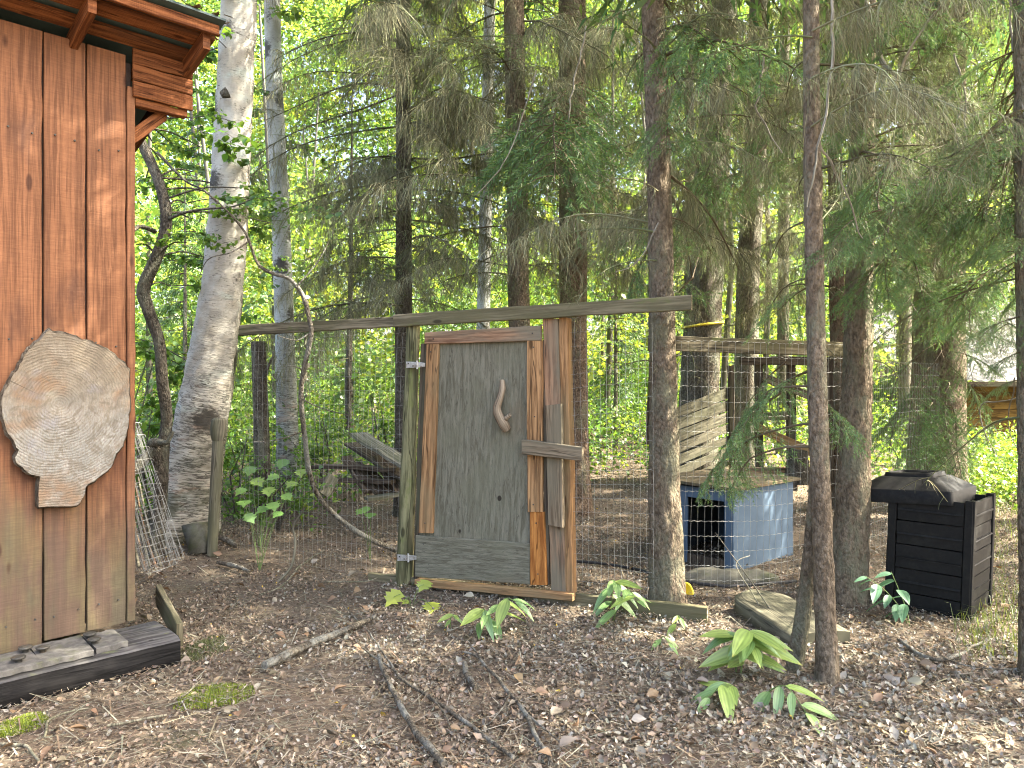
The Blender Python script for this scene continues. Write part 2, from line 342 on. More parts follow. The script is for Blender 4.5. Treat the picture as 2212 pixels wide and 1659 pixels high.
def mat_slice():
    s = NT('sawn_slice'); g = s.attr(); xyz = s.sep(g)
    r = s.n('ShaderNodeVectorMath', operation='LENGTH'); s.l(s.mapv(g, (1, 1, 0)), r.inputs[0]); rad = r.outputs['Value']
    n = s.noise(g, 6., 5., .65); n2 = s.noise(g, 55., 4., .7); n3 = s.noise(s.mapv(g, (1, 1, 1), (3, 8, 0)), 3.4, 4., .6)
    rr = s.math('ADD', rad, s.math('MULTIPLY', n, .06))
    w = s.math('SINE', s.math('MULTIPLY', rr, 420.))
    warp = s.noise(g, 9., 3., .6, 2.5); fib = s.noise(s.mapv(g, (120, 24, 1)), 1., 4., .7, 1.5)
    up = s.ramp(s.math('ADD', xyz[1], s.math('MULTIPLY', n, .5)), .05, .45)
    col = s.mix(up, (.225, .222, .195), (.185, .155, .112))
    col = s.mix(s.ramp(n, .42, .62), col, s.mix(up, (.30, .295, .262), (.245, .215, .165)))
    col = s.mix(s.ramp(n3, .50, .64, 0, .8), col, (.20, .12, .065))
    col = s.mix(s.ramp(s.noise(s.mapv(g, (1, 1, 1), (1, 2, 5)), 5., 3., .6), .56, .7, 0, .6), col, (.19, .19, .20))
    col = s.mix(s.ramp(warp, .48, .62, 0, .65), col, (.135, .115, .085))
    col = s.mix(s.math('MULTIPLY', s.ramp(w, -.2, .9, .0, .10), s.ramp(rad, .06, .30, 1, .25)), col, (.16, .11, .07))
    col = s.mix(s.ramp(fib, .36, .62, .55, 0), col, (.15, .12, .085))
    col = s.mix(s.ramp(n2, .5, .75, 0, .5), col, (.12, .10, .08))
    ang = s.math('ARCTAN2', xyz[1], xyz[0]); cr = s.n('ShaderNodeCombineXYZ'); s.l(ang, cr.inputs[0]); s.l(s.math('MULTIPLY', rad, .5), cr.inputs[1])
    ck = s.noise(s.mapv(cr.outputs[0], (7, 2.5, 1)), 1., 3., .6); col = s.mix(s.math('MULTIPLY', s.ramp(ck, .66, .71, 0, .7), s.ramp(rad, .06, .2)), col, (.06, .048, .035))
    return s.bsdf(col, .85, s.bump(s.math('ADD', n2, s.math('MULTIPLY', w, .3)), .5, .006), .15)

M = {}
M['shed'] = mat_shed()
M['shed_dark'] = mat_wood('eave_cedar', (0.1368, 0.0468, 0.018), (0.2257, 0.0864, 0.0324), (0.0821, 0.0432, 0.0252), .4, 60, True, None, .4)
M['ply'] = mat_ply()
M['brown'] = mat_wood('brown_lumber', (0.2456, 0.1314, 0.0584), (0.3742, 0.2154, 0.0988), (0.2234, 0.163, 0.0859), .45, 60.)
M['redbrown'] = mat_wood('faded_red_lumber', (0.2129, 0.1158, 0.0668), (0.3193, 0.1913, 0.1113), (0.1645, 0.151, 0.1068), .5, 60.)
M['orange'] = mat_wood('orange_cedar', (0.3105, 0.1079, 0.0259), (0.4312, 0.1898, 0.0517), (0.2846, 0.1466, 0.0517), .35, 40.)
M['rail'] = mat_wood('weathered_rail', (0.1307, 0.1114, 0.0715), (0.2138, 0.1844, 0.1205), (0.1069, 0.0999, 0.0527), .5, 60., True, (.12, .135, .05))
M['greypost'] = mat_wood('green_grey_post', (0.108, 0.108, 0.054), (0.1944, 0.1872, 0.1008), (0.1584, 0.1224, 0.0648), .4, 40., True, (.13, .15, .05))
M['darkwood'] = mat_wood('dark_old_wood', (.06, .045, .033), (.11, .085, .06), (.09, .09, .055), .4, 50.)
M['plank'] = mat_wood('silver_plank', (0.1368, 0.1296, 0.0936), (0.2448, 0.2304, 0.1728), (0.108, 0.108, 0.0648), .5, 90., False)
M['cabin'] = mat_wood('yellow_brown_siding', (0.102, 0.06, 0.015), (0.156, 0.096, 0.024), (0.06, 0.036, 0.015), .4, 20., True)
M['tie'] = mat_wood('black_tarred_timber', (.010, .0095, .009), (.020, .019, .018), (.014, .013, .012), .4, 45., False)
M['tietop'] = mat_wood('grey_timber_top', (0.051, 0.048, 0.048), (0.09, 0.087, 0.084), (0.06, 0.06, 0.051), .4, 45., False, (.11, .12, .06))  # top set lighter and greyer than the black sides
M['stick'] = mat_wood('grey_stick', (0.128, 0.116, 0.084), (0.216, 0.2, 0.144), (0.104, 0.104, 0.064), .45, 60., False)
M['handle'] = mat_wood('peeled_branch', (0.21, 0.154, 0.098), (0.322, 0.259, 0.182), (0.154, 0.105, 0.063), .4, 50., False)
M['tan'] = mat_wood('tan_lumber', (0.1505, 0.1109, 0.0697), (0.2376, 0.1861, 0.1228), (0.1584, 0.1386, 0.095), .5, 60., True)
M['oldslat'] = mat_wood('old_grey_slat', (.085, .08, .055), (.14, .13, .09), (.08, .08, .05), .5, 50., False)
M['spruce'] = mat_bark('spruce_bark', (.185, .142, .098), (.275, .222, .158), (.215, .215, .145), .5)
M['spruce_red'] = mat_bark('red_spruce_bark', (.175, .122, .085), (.26, .192, .135), (.21, .205, .14), .48)
M['spruce_grey'] = mat_bark('grey_spruce_bark', (.13, .115, .088), (.22, .195, .15), (.21, .22, .16), .52, .8)
M['dark_bark'] = mat_bark('dark_bark', (.095, .082, .064), (.17, .148, .115), (.20, .205, .155), .48, 1.2)
M['birch'] = mat_birch('birch_bark', (.42, .40, .34), (.31, .285, .23))
M['aspen'] = mat_birch('aspen_bark', (.37, .385, .35), (.28, .29, .26))
M['leaf'] = mat_leaf('leaf', .5, .05); M['seal'] = mat_leaf('plant_leaf', .35, .07, (1, 1, 1), (1.2, 1.25, .7))
M['needle'] = mat_leaf('needle', .36, .04, (1, 1, 1), (1.2, 1.2, .7)); M['litter'] = mat_leaf('dry_leaf', .12, .03, (1, 1, 1), (1.1, .9, .6))
M['twig'] = mat_tint('dead_twig'); M['fallen'] = mat_bark('fallen_branch_bark', (.12, .10, .075), (.23, .20, .15), (.36, .36, .31), .5, 1.3)
M['ground'] = mat_ground(); M['slice'] = mat_slice()
M['slicebark'] = mat_bark('slice_bark', (.13, .10, .07), (.22, .19, .14), (.30, .29, .25), .4)
M['wire'] = mat_plain('galvanised_wire', (.33, .33, .30), .5, .4, .35, .2, 30); M['hinge'] = mat_plain('galvanised_hinge', (.55, .55, .52), .4, .5, .6, .2, 60, (.22, .15, .08))
M['blue'] = mat_plain('blue_grey_paint', (.085, .128, .18), .75, .2, 0., .08, 6, (.072, .11, .15), .1)
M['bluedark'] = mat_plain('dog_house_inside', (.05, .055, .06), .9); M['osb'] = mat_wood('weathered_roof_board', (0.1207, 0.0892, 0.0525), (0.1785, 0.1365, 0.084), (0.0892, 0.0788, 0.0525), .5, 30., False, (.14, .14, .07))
M['plastic'] = mat_plain('black_plastic', (.012, .012, .0115), .6, .15, 0., .2, 40, (.022, .022, .019), .1)
M['yellow'] = mat_plain('yellow_plastic', (.75, .56, .03), .45, .4, 0., .08, 30); M['tape'] = mat_plain('yellow_tape', (.75, .62, .06), .5)
M['stone'] = mat_plain('grey_stone', (.19, .18, .155), .9, .2, 0., .3, 14, (.14, .15, .09), .4)
M['darkrock'] = mat_plain('mossy_rock', (.105, .10, .078), .9, .2, 0., .3, 14, (.085, .095, .045), .5)
M['paver'] = mat_plain('mossy_concrete', (.105, .10, .09), .9, .2, 0., .3, 25, (.085, .09, .045), .4)
M['peg'] = mat_plain('dark_metal_peg', (.06, .058, .05), .6, .4, .3, .3, 60, (.10, .07, .04))
M['metalroof'] = mat_plain('pale_metal_roof', (.115, .115, .11), .7, .15, .0, .35, 3); M['greenroof'] = mat_plain('green_metal_roof', (.07, .105, .10), .5, .4, .2, .15, 5)
M['shadow_wall'] = mat_plain('inner_wall', (.05, .035, .028), .9); M['hose'] = mat_plain('black_hose', (.03, .03, .03), .5)  # inner walls are coloured dark so the gaps between boards look shaded
M['moss'] = mat_tint('moss', .95, .05)

# ------------------------------------------------------------------ ground
xs = np.concatenate([np.linspace(-140, -9, 30), np.linspace(-8.7, 9.7, 185), np.linspace(10, 140, 30)])
ys = np.concatenate([np.linspace(-60, .5, 14), np.linspace(.8, 14, 150), np.linspace(14.4, 240, 60)])
gx, gy = np.meshgrid(xs, ys); gv = np.stack([gx, gy, ground_z(gx, gy)], -1)
gi = np.arange(gx.size).reshape(gx.shape)
mb = MB(); mb.add(gv, np.stack([gi[:-1, :-1], gi[:-1, 1:], gi[1:, 1:], gi[1:, :-1]], -1).reshape(-1, 4))
o = mb.build('ground', M['ground'], None, True); o['kind'] = 'structure'

# ------------------------------------------------------------------ shed (left)
K = A([-2.22, 4.47, 0.]); wa = A([-.70711, -.70711, 0.]); wn = A([.70711, -.70711, 0.]); UP = A([0, 0, 1.])
def W_(t, z, out=0.): return K+wa*t+wn*out+UP*z
shed = thing('garden_shed', W_(1.2, 0, -1.0), 'rust orange board shed with overhanging eave standing left of the birch', 'shed')
mb = MB()
c = W_(1.6, 0, -1.03); box(mb, c, wa, -wn, 3.18, 2.0, .19, 3.44); mb.build('wall', M['shadow_wall'], shed)
t = .05
mb = MB(); board(mb, W_(.046, .165, .012), W_(.002, .165, .012), W_(.046, 3.29, .012), W_(.002, 3.29, .012), wn, .045, 24); mb.build('corner_board', M['shed'], shed)
for i in range(12):
    zb = [.155, .150, .125, .11, .13, .12, .13, .14, .13, .12, .12, .13][i]
    j = random.uniform(-.004, .004); w = .2045; zt = 3.47 if i else 3.47
    mb = MB(); board(mb, W_(t+w, zb, .004+j), W_(t, zb+.004, .004+j), W_(t+w, zt, .004+j), W_(t, zt, .004+j), wn, .024, 24)
    mb.build('board', M['shed'], shed); t += w+.0095
for i in range(5):
    for zz in (.28, 1.38, 1.78, 2.9):
        for f in (.22, .78):
            mb = MB(); p = W_(.05+.214*i+.2045*f+random.uniform(-.015, .015), zz+random.uniform(-.02, .02), .009); tube(mb, [p-wn*.004, p+wn*.003], [.006, .005], 8); mb.build('nail', M['peg'], shed)
# boxed end of the eave past the corner
for k, (z0, z1) in enumerate(((3.235, 3.325), (3.33, 3.42), (3.425, 3.515))):
    mb = MB(); board(mb, W_(-.325, z0, .035), W_(-.325, z1, .035), W_(.02, z0, .035), W_(.02, z1, .035), wn, .022, 6); mb.build('eave_board', M['shed_dark'], shed)
mb = MB(); board(mb, W_(-.30, 3.19, .010), W_(-.30, 3.236, .010), W_(.0, 3.19, .010), W_(.0, 3.236, .010), wn, .05, 4); mb.build('eave_batten', M['shed_dark'], shed)
mb = MB(); board(mb, W_(-.015, 2.98, -.05), W_(-.015, 3.08, -.05), W_(-.20, 3.16, -.05), W_(-.20, 3.26, -.05), wn, .05, 4); mb.build('brace', M['shed_dark'], shed)
roof = bpy.data.objects.new('roof', None); COL.objects.link(roof); roof.parent = shed
roof['label'] = 'low sloping roof on exposed rafters'
rise = .27
def Rf(t, out, h=0.): return W_(t, 3.525+rise*out+h, out)
for tt in (-.31, .30, .92, 1.54, 2.16, 2.78):
    mb = MB(); board(mb, Rf(tt+.045, .33, -.105), Rf(tt+.045, .33, 0), Rf(tt+.045, -2.0, -.105), Rf(tt+.045, -2.0, 0), wa, .042, 6)
    mb.build('rafter', M['shed_dark'], roof)
for oo in (.27, .10, -.22):
    mb = MB(); board(mb, Rf(-.36, oo, .004), Rf(-.36, oo-.10, .004), Rf(3.3, oo, .004), Rf(3.3, oo-.10, .004), -UP, .022, 8); mb.build('purlin', M['shed_dark'], roof)
mb = MB(); board(mb, Rf(-.345, .365, -.03), Rf(-.345, .365, .03), Rf(3.35, .365, -.03), Rf(3.35, .365, .03), wn, .022, 12); mb.build('fascia', M['shed_dark'], roof)
mb = MB(); board(mb, Rf(-.37, .40, .058), Rf(-.37, -2.2, .058), Rf(3.4, .42, .058), Rf(3.4, -2.2, .058), UP, .016, 16); mb.build('sheet', M['greenroof'], roof)
# needles and leaf debris along the eave
mb = MB(); n = 420
pos = A([Rf(random.uniform(-.40, 1.2), random.uniform(.12, .425), .062) for _ in range(n)])
Mx = rotz(rng.uniform(0, 6.28, n))@rotx(rng.normal(0, .4, n))*rng.uniform(.6, 1.5, (n, 1, 1))
scatter(mb, [[-.02, -.006, 0], [.02, -.005, .002], [.022, .006, .004], [-.018, .007, .003]], [[0, 1, 2, 3]], None, Mx, pos, pick([(.10, .06, .035), (.16, .10, .05), (.08, .07, .04)], n))
e = mb.build('roof_debris', M['litter'], roof); e['kind'] = 'stuff'

# ------------------------------------------------------------------ sawn slice hung on the wall
oc = A([(330,480),(345,492),(400,498),(470,520),(540,545),(590,556),(620,572),(660,588),(700,612),(745,640),(780,672),(808,700),(832,735),(842,800),(840,900),(838,1000),(836,1080),(815,1160),(800,1230),(765,1270),(742,1310),(722,1370),(695,1395),(660,1420),(620,1452),(570,1482),(556,1500),(548,1560),(520,1590),(495,1622),(380,1624),(250,1627),(250,1500),(262,1425),(240,1422),(180,1402),(150,1372),(110,1352),(104,1300),(122,1255),(90,1200),(58,1150),(30,1080),(14,1020),(8,960),(22,880),(50,830),(80,778),(120,715),(150,668),(190,610),(230,560),(270,525),(300,502)], float)
def wall_px(x, y, out):     # point of the plane 'out' in front of the shed wall
    r = A([(x-CX)/FPX, 1., 0.]); p0 = K+wn*out; d = p0.dot(wn)/r.dot(wn); return A([r[0]*d, d, CAM_H-(y-CY)/FPX*d])
pts = A([wall_px(p[0]/3, 553+p[1]/3, .085) for p in oc]); pith = wall_px(385/3, 553+960/3, .085)
sl = thing('wood_slice', pith-wn*.04, 'huge pale sawn log slice hung on the shed wall', 'wood slice')
mb = MB(); lx = -wa; nr = 26; n = len(pts)
def sub(P, k=3):
    out = []
    for i in range(len(P)):
        for q in range(k): out.append(P[i]*(1-q/k)+P[(i+1) % len(P)]*(q/k))
    return A(out)
pts = sub(pts); n = len(pts); jag = (vnoise(np.stack([pts[:, 0]*40, pts[:, 1]*40, pts[:, 2]*40], -1), 2)-.5)*.016
pts = pts+(pts-pith)/np.linalg.norm(pts-pith, axis=1)[:, None]*jag[:, None]
fr = np.linspace(0, 1, nr)[:, None, None]; V = pith+(pts-pith)[None]*fr
bumpy = (fbm(V*14, 3, 4)-.5)*.012; V = V+wn*bumpy[..., None]
loc = V-pith; uv = np.stack([loc@lx, loc[..., 2], 0*loc[..., 0]], -1)
idx = np.arange(nr*n).reshape(nr, n); nx = np.roll(idx, -1, 1)
mb.add(V, np.stack([idx[:-1], nx[:-1], nx[1:], idx[1:]], -1).reshape(-1, 4), None, uv); mb.build('face', M['slice'], sl)
mb = MB(); ring = np.stack([V[-1]+wn*.001, V[-1]*1-wn*.02+norm(-wn)*0, V[-1]-wn*.075], 0)
outw = (pts-pith)/np.linalg.norm(pts-pith, axis=1)[:, None]; ring[1] += outw*(.006+.01*vnoise(pts*60, 5)[:, None])
idx = np.arange(3*n).reshape(3, n); nx = np.roll(idx, -1, 1)
mb.add(ring, np.stack([idx[:-1], nx[:-1], nx[1:], idx[1:]], -1).reshape(-1, 4)); mb.build('bark_rim', M['slicebark'], sl)

# ------------------------------------------------------------------ tarred timber with slabs and pegs
tie = thing('tarred_timber', W_(1.0, 0, .26), 'long black tarred timber lying along the foot of the shed wall', 'timber')
def prism_along(mb, t0, t1, prof, seg=30, amp=.006, seed=1):
    tt = np.linspace(t0, t1, seg+1); pr = A(prof, float); kk = len(pr)
    V = A([[W_(t, p[1], p[0]) for p in pr] for t in tt]); V += (fbm(V*9, 3, seed)[..., None]-.5)*2*amp*A([.7, .7, 1.])
    r = np.random.default_rng(seed); L = np.concatenate([[0], np.cumsum(np.linalg.norm(np.diff(pr, axis=0), axis=1))])
    idx = np.arange((seg+1)*kk).reshape(seg+1, kk)
    uv = np.stack([np.repeat((tt-t0)[:, None], kk, 1)+seed, np.repeat(L[None], seg+1, 0)+seed, np.zeros((seg+1, kk))], -1)
    mb.add(V, np.stack([idx[:-1, :-1], idx[:-1, 1:], idx[1:, 1:], idx[1:, :-1]], -1).reshape(-1, 4), None, uv)
    return V
mb = MB(); V = prism_along(mb, -.095, 2.6, [(.10, -.03), (.432, -.03), (.436, .06), (.432, .118)], seed=3); V2 = None
mb.add(A([W_(-.095, -.03, .10), W_(-.095, -.03, .432), W_(-.095, .118, .432), W_(-.095, .142, .40), W_(-.06, .142, .10)]), None, [[0, 1, 2], [0, 2, 3], [0, 3, 4]], A([[0, 0, 0], [0, .3, 0], [.1, .3, 0], [.14, .3, 0], [.14, 0, 0]]))
mb.build('side', M['tie'], tie)
mb = MB(); prism_along(mb, -.095, 2.6, [(.432, .1175), (.40, .142), (.30, .146), (.05, .144)], seed=3); mb.build('top', M['tietop'], tie)
def slab(t0, t1, o0, o1, tilt, label, pegs):
    b = thing('concrete_slab', W_((t0+t1)/2, .15, (o0+o1)/2), label, 'slab')
    mb = MB(); z = .172
    board(mb, W_(t0, z, o0), W_(t0+tilt, z, o1), W_(t1, z, o0), W_(t1+tilt, z, o1), UP, .03, 5, .003); mb.build('plate', M['paver'], b)
    for (tt, oo) in pegs:
        mb = MB(); p = W_(tt, .165, oo)
        tube(mb, [p, p+UP*.022, p+UP*.024, p+UP*.032, p+UP*.035, p+UP*.038], [.016, .015, .030, .034, .031, .014], 14); mb.build('peg', M['peg'], b)
    return b
slab(.16, .315, .13, .40, .01, 'small moss grey concrete slab on the tarred timber near its cut end', [(.30, .20), (.31, .31)])
slab(.322, .56, .11, .415, .02, 'wide grey concrete slab on the tarred timber between two pegged slabs', [(.535, .26)])
slab(.575, .80, .16, .42, .0, 'grey concrete slab on the tarred timber with two round pegs, below the slice', [(.60, .20), (.66, .34)])
pl = thing('loose_plank', (-1.95, 4.75, 0), 'old plank on edge with pale upper edge behind the tarred timber end', 'plank')
mb = MB(); a = at(349, 1262, 4.95); b = at(396, 1345, 4.32); up = A([0, 0, 1.]); side = norm(np.cross(b-a, up))
board(mb, a, a+side*.035, b, b+side*.035, up, .13, 6); mb.build('beam', M['rail'], pl)

# ------------------------------------------------------------------ pen fence and gate
GO = A([-.813, 5.90, 0.]); gu = norm(A([2.07, -.97, 0.])); gn = A([gu[1], -gu[0], 0.])   # gn faces the camera
if gn[1] > 0: gn = -gn
def gp(x, y, out=0.):
    r = A([(x-CX)/FPX, 1., 0.]); p0 = GO+gn*out; d = p0.dot(gn)/r.dot(gn); return A([r[0]*d, d, CAM_H-(y-CY)/FPX*d])
def gboard(name, mat, parent, a0, a1, b0, b1, out, t, seg=10, wob=.0015):
    mb = MB(); board(mb, gp(*a0, out), gp(*a1, out), gp(*b0, out), gp(*b1, out), gn, t, seg, wob); return mb.build(name, M[mat], parent)
fence = thing('pen_fence', gp(1000, 1270), 'weathered rail and wire mesh pen fence between the birch and a spruce, holding the gate', 'fence')
gboard('rail', 'rail', fence, (516, 702), (515, 725), (885, 682), (885, 704), .035, .04, 14)
gboard('rail', 'rail', fence, (849, 679), (849, 706), (1493, 637), (1493, 669), .078, .04, 20)
mb = MB(); a = gp(874, 1252, .0); b = gp(893, 697, .0)
P = [a+(b-a)*f for f in np.linspace(-.02, 1, 22)]; tube(mb, P, np.linspace(.068, .052, 22)*(1+.03*np.sin(np.arange(22))), 22, rough=.06, rs=9, seed=5, wood=True); mb.build('post', M['greypost'], fence, True)
gboard('base_board', 'rail', fence, (795, 1238), (795, 1262), (1527, 1313), (1527, 1360), .02, .045, 20)
gboard('sill', 'brown', fence, (896, 1252), (896, 1266), (1236, 1284), (1236, 1299), .09, .065, 10)
gboard('jamb', 'redbrown', fence, (1172, 688), (1205, 688), (1190, 1280), (1222, 1284), .04, .045, 12)
gboard('jamb', 'brown', fence, (1206, 686), (1225, 686), (1222, 1280), (1237, 1284), .028, .09, 12)
gboard('cleat', 'tan', fence, (1178, 876), (1212, 872), (1184, 1134), (1216, 1140), .085, .042, 6)
gboard('latch', 'tan', fence, (1127, 950), (1127, 981), (1257, 966), (1257, 996), .128, .04, 5)
def wire_mesh(mb, p00, p10, p01, p11, nv, nh, wob=.01, r=.0013, sag=0.):
    """grid of wires in the quad p00-p10 (bottom) p01-p11 (top)"""
    f = lambda u, v: (p00*(1-u)+p10*u)*(1-v)+(p01*(1-u)+p11*u)*v
    nrm = norm(np.cross(p10-p00, p01-p00)); ph = random.random()*9
    def pt(u, v):
        q = A([u*4+ph, v*4, 1.]); d = fbm(q[None], 2, 11)[0]-.5; d2 = fbm(q[None]+7, 2, 12)[0]-.5
        return f(u, v)+nrm*d*wob*6+A([0, 0, 1])*(d2*wob*2-sag*math.sin(math.pi*u)*(1-v))+norm(p10-p00)*d2*wob*2
    for i in range(nv+1):
        u = i/nv; tube(mb, [pt(u, v) for v in np.linspace(0, 1, 13)], r, 3, cap=False)
    for j in range(nh+1):
        v = j/nh; us = np.linspace(0, 1, nv*2+1)
        P = A([pt(u, v) for u in us]); P[1::2] += A([0, 0, .006]); tube(mb, P, r*1.1, 3, cap=False)
mb = MB(); wire_mesh(mb, gp(520, 1205, -.06), gp(868, 1248, -.06), gp(524, 706, -.05), gp(884, 690, -.05), 34, 18, .010, .0009); mb.build('wire_mesh', M['wire'], fence)
mb = MB(); wire_mesh(mb, gp(1232, 1285, -.02), gp(1415, 1300, -.06), gp(1226, 690, -.02), gp(1408, 668, -.06), 13, 20, .008, .001); mb.build('wire_mesh', M['wire'], fence)

gate = thing('gate_door', gp(1030, 1255), 'grey plywood pen gate framed with brown boards and hung on a round post', 'gate')
gboard('backing_frame', 'darkwood', gate, (908, 742), (921, 742), (893, 1250), (906, 1250), .02, .03, 8)
gboard('panel', 'ply', gate, (922, 735), (1160, 722), (905, 1180), (1150, 1200), .035, .014, 12)
gboard('top_rail', 'redbrown', gate, (917, 718), (917, 744), (1168, 703), (1168, 735), .066, .03, 8)
gboard('stile', 'brown', gate, (921, 744), (947, 743), (904, 1151), (934, 1152), .062, .026, 10)
gboard('stile', 'brown', gate, (1137, 736), (1170, 735), (1139, 1106), (1172, 1106), .062, .027, 8)
gboard('lower_stile', 'orange', gate, (1144, 1106), (1175, 1106), (1145, 1263), (1180, 1264), .060, .027, 5)
gboard('bottom_board', 'ply', gate, (898, 1157), (897, 1246), (1144, 1174), (1144, 1263), .058, .022, 8)
gboard('dark_gap_strip', 'darkwood', gate, (1171, 735), (1181, 733), (1177, 1262), (1186, 1264), .036, .03, 8)  # dark strip standing in for the shaded gap between gate and jamb
mb = MB(); hp = [gp(1084, 822, .075), gp(1085, 840, .09), gp(1080, 862, .098), gp(1074, 882, .10), gp(1078, 900, .098), gp(1086, 915, .085), gp(1094, 929, .06)]
def smooth_path(P, n):
    P = A(P, float); m = len(P); t = np.linspace(0, m-1, n); i = np.clip(np.floor(t).astype(int), 0, m-2); f = (t-i)[:, None]
    p0 = P[np.clip(i-1, 0, m-1)]; p1 = P[i]; p2 = P[i+1]; p3 = P[np.clip(i+2, 0, m-1)]
    return .5*((2*p1)+(-p0+p2)*f+(2*p0-5*p1+4*p2-p3)*f**2+(-p0+3*p1-3*p2+p3)*f**3)
tube(mb, smooth_path(hp, 20), np.interp(np.linspace(0, 1, 20), [0, .3, .6, .8, 1], [.020, .024, .030, .036, .032]), 12, rough=.3, rs=34, seed=2, wood=True)
tube(mb, [gp(1092, 905, .09), gp(1102, 896, .10)], [.018, .014], 8); hd = mb.build('handle', M['handle'], gate, True); hd['label'] = 'crooked peeled branch handle'
for (x0, y0, o_) in ((930, 760, .063), (936, 742-10, .067), (1150, 720, .067), (1152, 750, .063), (1155, 900, .063), (1152, 1090, .063), (918, 1130, .063), (1158, 1130, .061), (1162, 1240, .061), (915, 1175, .059), (1130, 1185, .059), (920, 1235, .059)):
    mb = MB(); p = gp(x0, y0, o_); tube(mb, [p-gn*.003, p+gn*.003], [.006, .005], 8); mb.build('nail', M['peg'], gate)
for (x0, y0) in ((877, 788), (858, 1205)):
    h = bpy.data.objects.new('hinge', None); COL.objects.link(h); h.parent = gate
    mb = MB(); board(mb, gp(x0, y0-7, .075), gp(x0, y0+7, .075), gp(x0+22, y0-6, .075), gp(x0+22, y0+6, .075), gn, .004, 2, 0); mb.build('leaf_plate', M['hinge'], h)
    mb = MB(); board(mb, gp(x0+26, y0-6, .070), gp(x0+26, y0+6, .070), gp(x0+41, y0-4, .070), gp(x0+41, y0+4, .070), gn, .004, 2, 0); mb.build('strap', M['hinge'], h)
    mb = MB(); tube(mb, [gp(x0+24, y0-9, .074), gp(x0+24, y0+9, .074)], .007, 10); mb.build('pin', M['hinge'], h, True)
    for q in (5, 15):
        mb = MB(); p = gp(x0+q, y0+(q-10)*.5, .076); tube(mb, [p, p+gn*.004], [.006, .004], 8); mb.build('screw', M['peg'], h)

# second fence run, right of the near spruce
rf = thing('wire_fence', at(1640, 1270, 5.7), 'pale rail carrying wire mesh in front of the blue dog house', 'fence')
fa, fb = A([1.00, 5.50, 0.]), A([2.60, 5.92, 0.]); fn = norm(np.cross(fb-fa, UP)); fn = fn if fn[1] < 0 else -fn
mb = MB(); board(mb, fa+UP*1.795, fa+UP*1.905, fb+UP*1.765, fb+UP*1.875, fn, .04, 14); mb.build('rail', M['rail'], rf)
mb = MB(); wire_mesh(mb, fa+fn*-.045+A([.18, .05, -.0]), fb-fn*.045+A([0, 0, .02]), fa+fn*.01+A([.18, .05, 1.86]), fb+fn*.01+UP*1.85, 27, 17, .010, .0011, .05); mb.build('wire_mesh', M['wire'], rf)
wf2 = thing('mesh_panel', (4.0, 8.4, gz(4, 8.4)), 'fine wire mesh fence standing behind the black compost bin', 'fence')
p0 = A([3.15, 6.9, 0.]); p1 = A([4.55, 8.1, .06])
mb = MB(); wire_mesh(mb, p0, p1, p0+UP*1.75, p1+UP*1.7, 46, 14, .010, .0009); mb.build('wire_mesh', M['wire'], wf2)

# ------------------------------------------------------------------ blue dog house
C0 = A([1.836, 6.30, 0.]); dr = norm(A([.75, .66, 0.])); dl = norm(A([-.66, .75, 0.])); LR, LL, HH = .98, .80, .655
dh = thing('dog_house', C0+dr*LR/2+dl*LL/2, 'blue grey painted dog house with flat board roof behind the wire mesh', 'dog house')
gz0 = -.03
def dboard(name, mat, a, b, z0, z1, n, t, seg=3): mb = MB(); board(mb, a+UP*z0, b+UP*z0, a+UP*z1, b+UP*z1, n, t, seg, .001); return mb.build(name, M[mat], dh)
nR = -dl; nL = -dr
dboard('side_panel', 'blue', C0, C0+dr*LR, gz0, HH, nR, .016, 6)
dboard('back_panel', 'blue', C0+dr*LR+dl*.0165, C0+dr*LR+dl*LL, gz0, HH, dr, .016)
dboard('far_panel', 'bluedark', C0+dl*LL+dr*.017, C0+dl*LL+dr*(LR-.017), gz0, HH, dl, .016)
dboard('front_stile', 'blue', C0+dl*.0165, C0+dl*.085, gz0, HH, nL, .016); dboard('front_stile', 'blue', C0+dl*.46, C0+dl*(LL-.002), gz0, HH, nL, .016)
dboard('front_header', 'blue', C0+dl*.086, C0+dl*.459, HH-.09, HH, nL, .016); dboard('threshold', 'darkwood', C0+dl*.086, C0+dl*.459, gz0, .07, nL, .016)
mb = MB(); q = [C0-dr*.05-dl*.05, C0+dr*(LR+.06)-dl*.05, C0-dr*.05+dl*(LL+.05), C0+dr*(LR+.06)+dl*(LL+.05)]
board(mb, q[0]+UP*(HH+.034), q[2]+UP*(HH+.05), q[1]+UP*(HH+.04), q[3]+UP*(HH+.055), UP, .024, 10, .003); mb.build('roof_board', M['osb'], dh)
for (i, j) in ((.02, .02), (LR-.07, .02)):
    mb = MB(); box(mb, C0+dr*(i+.02)+dl*.04, dr, dl, .035, .035, gz0, HH-.01); mb.build('corner_post', M['bluedark'], dh)

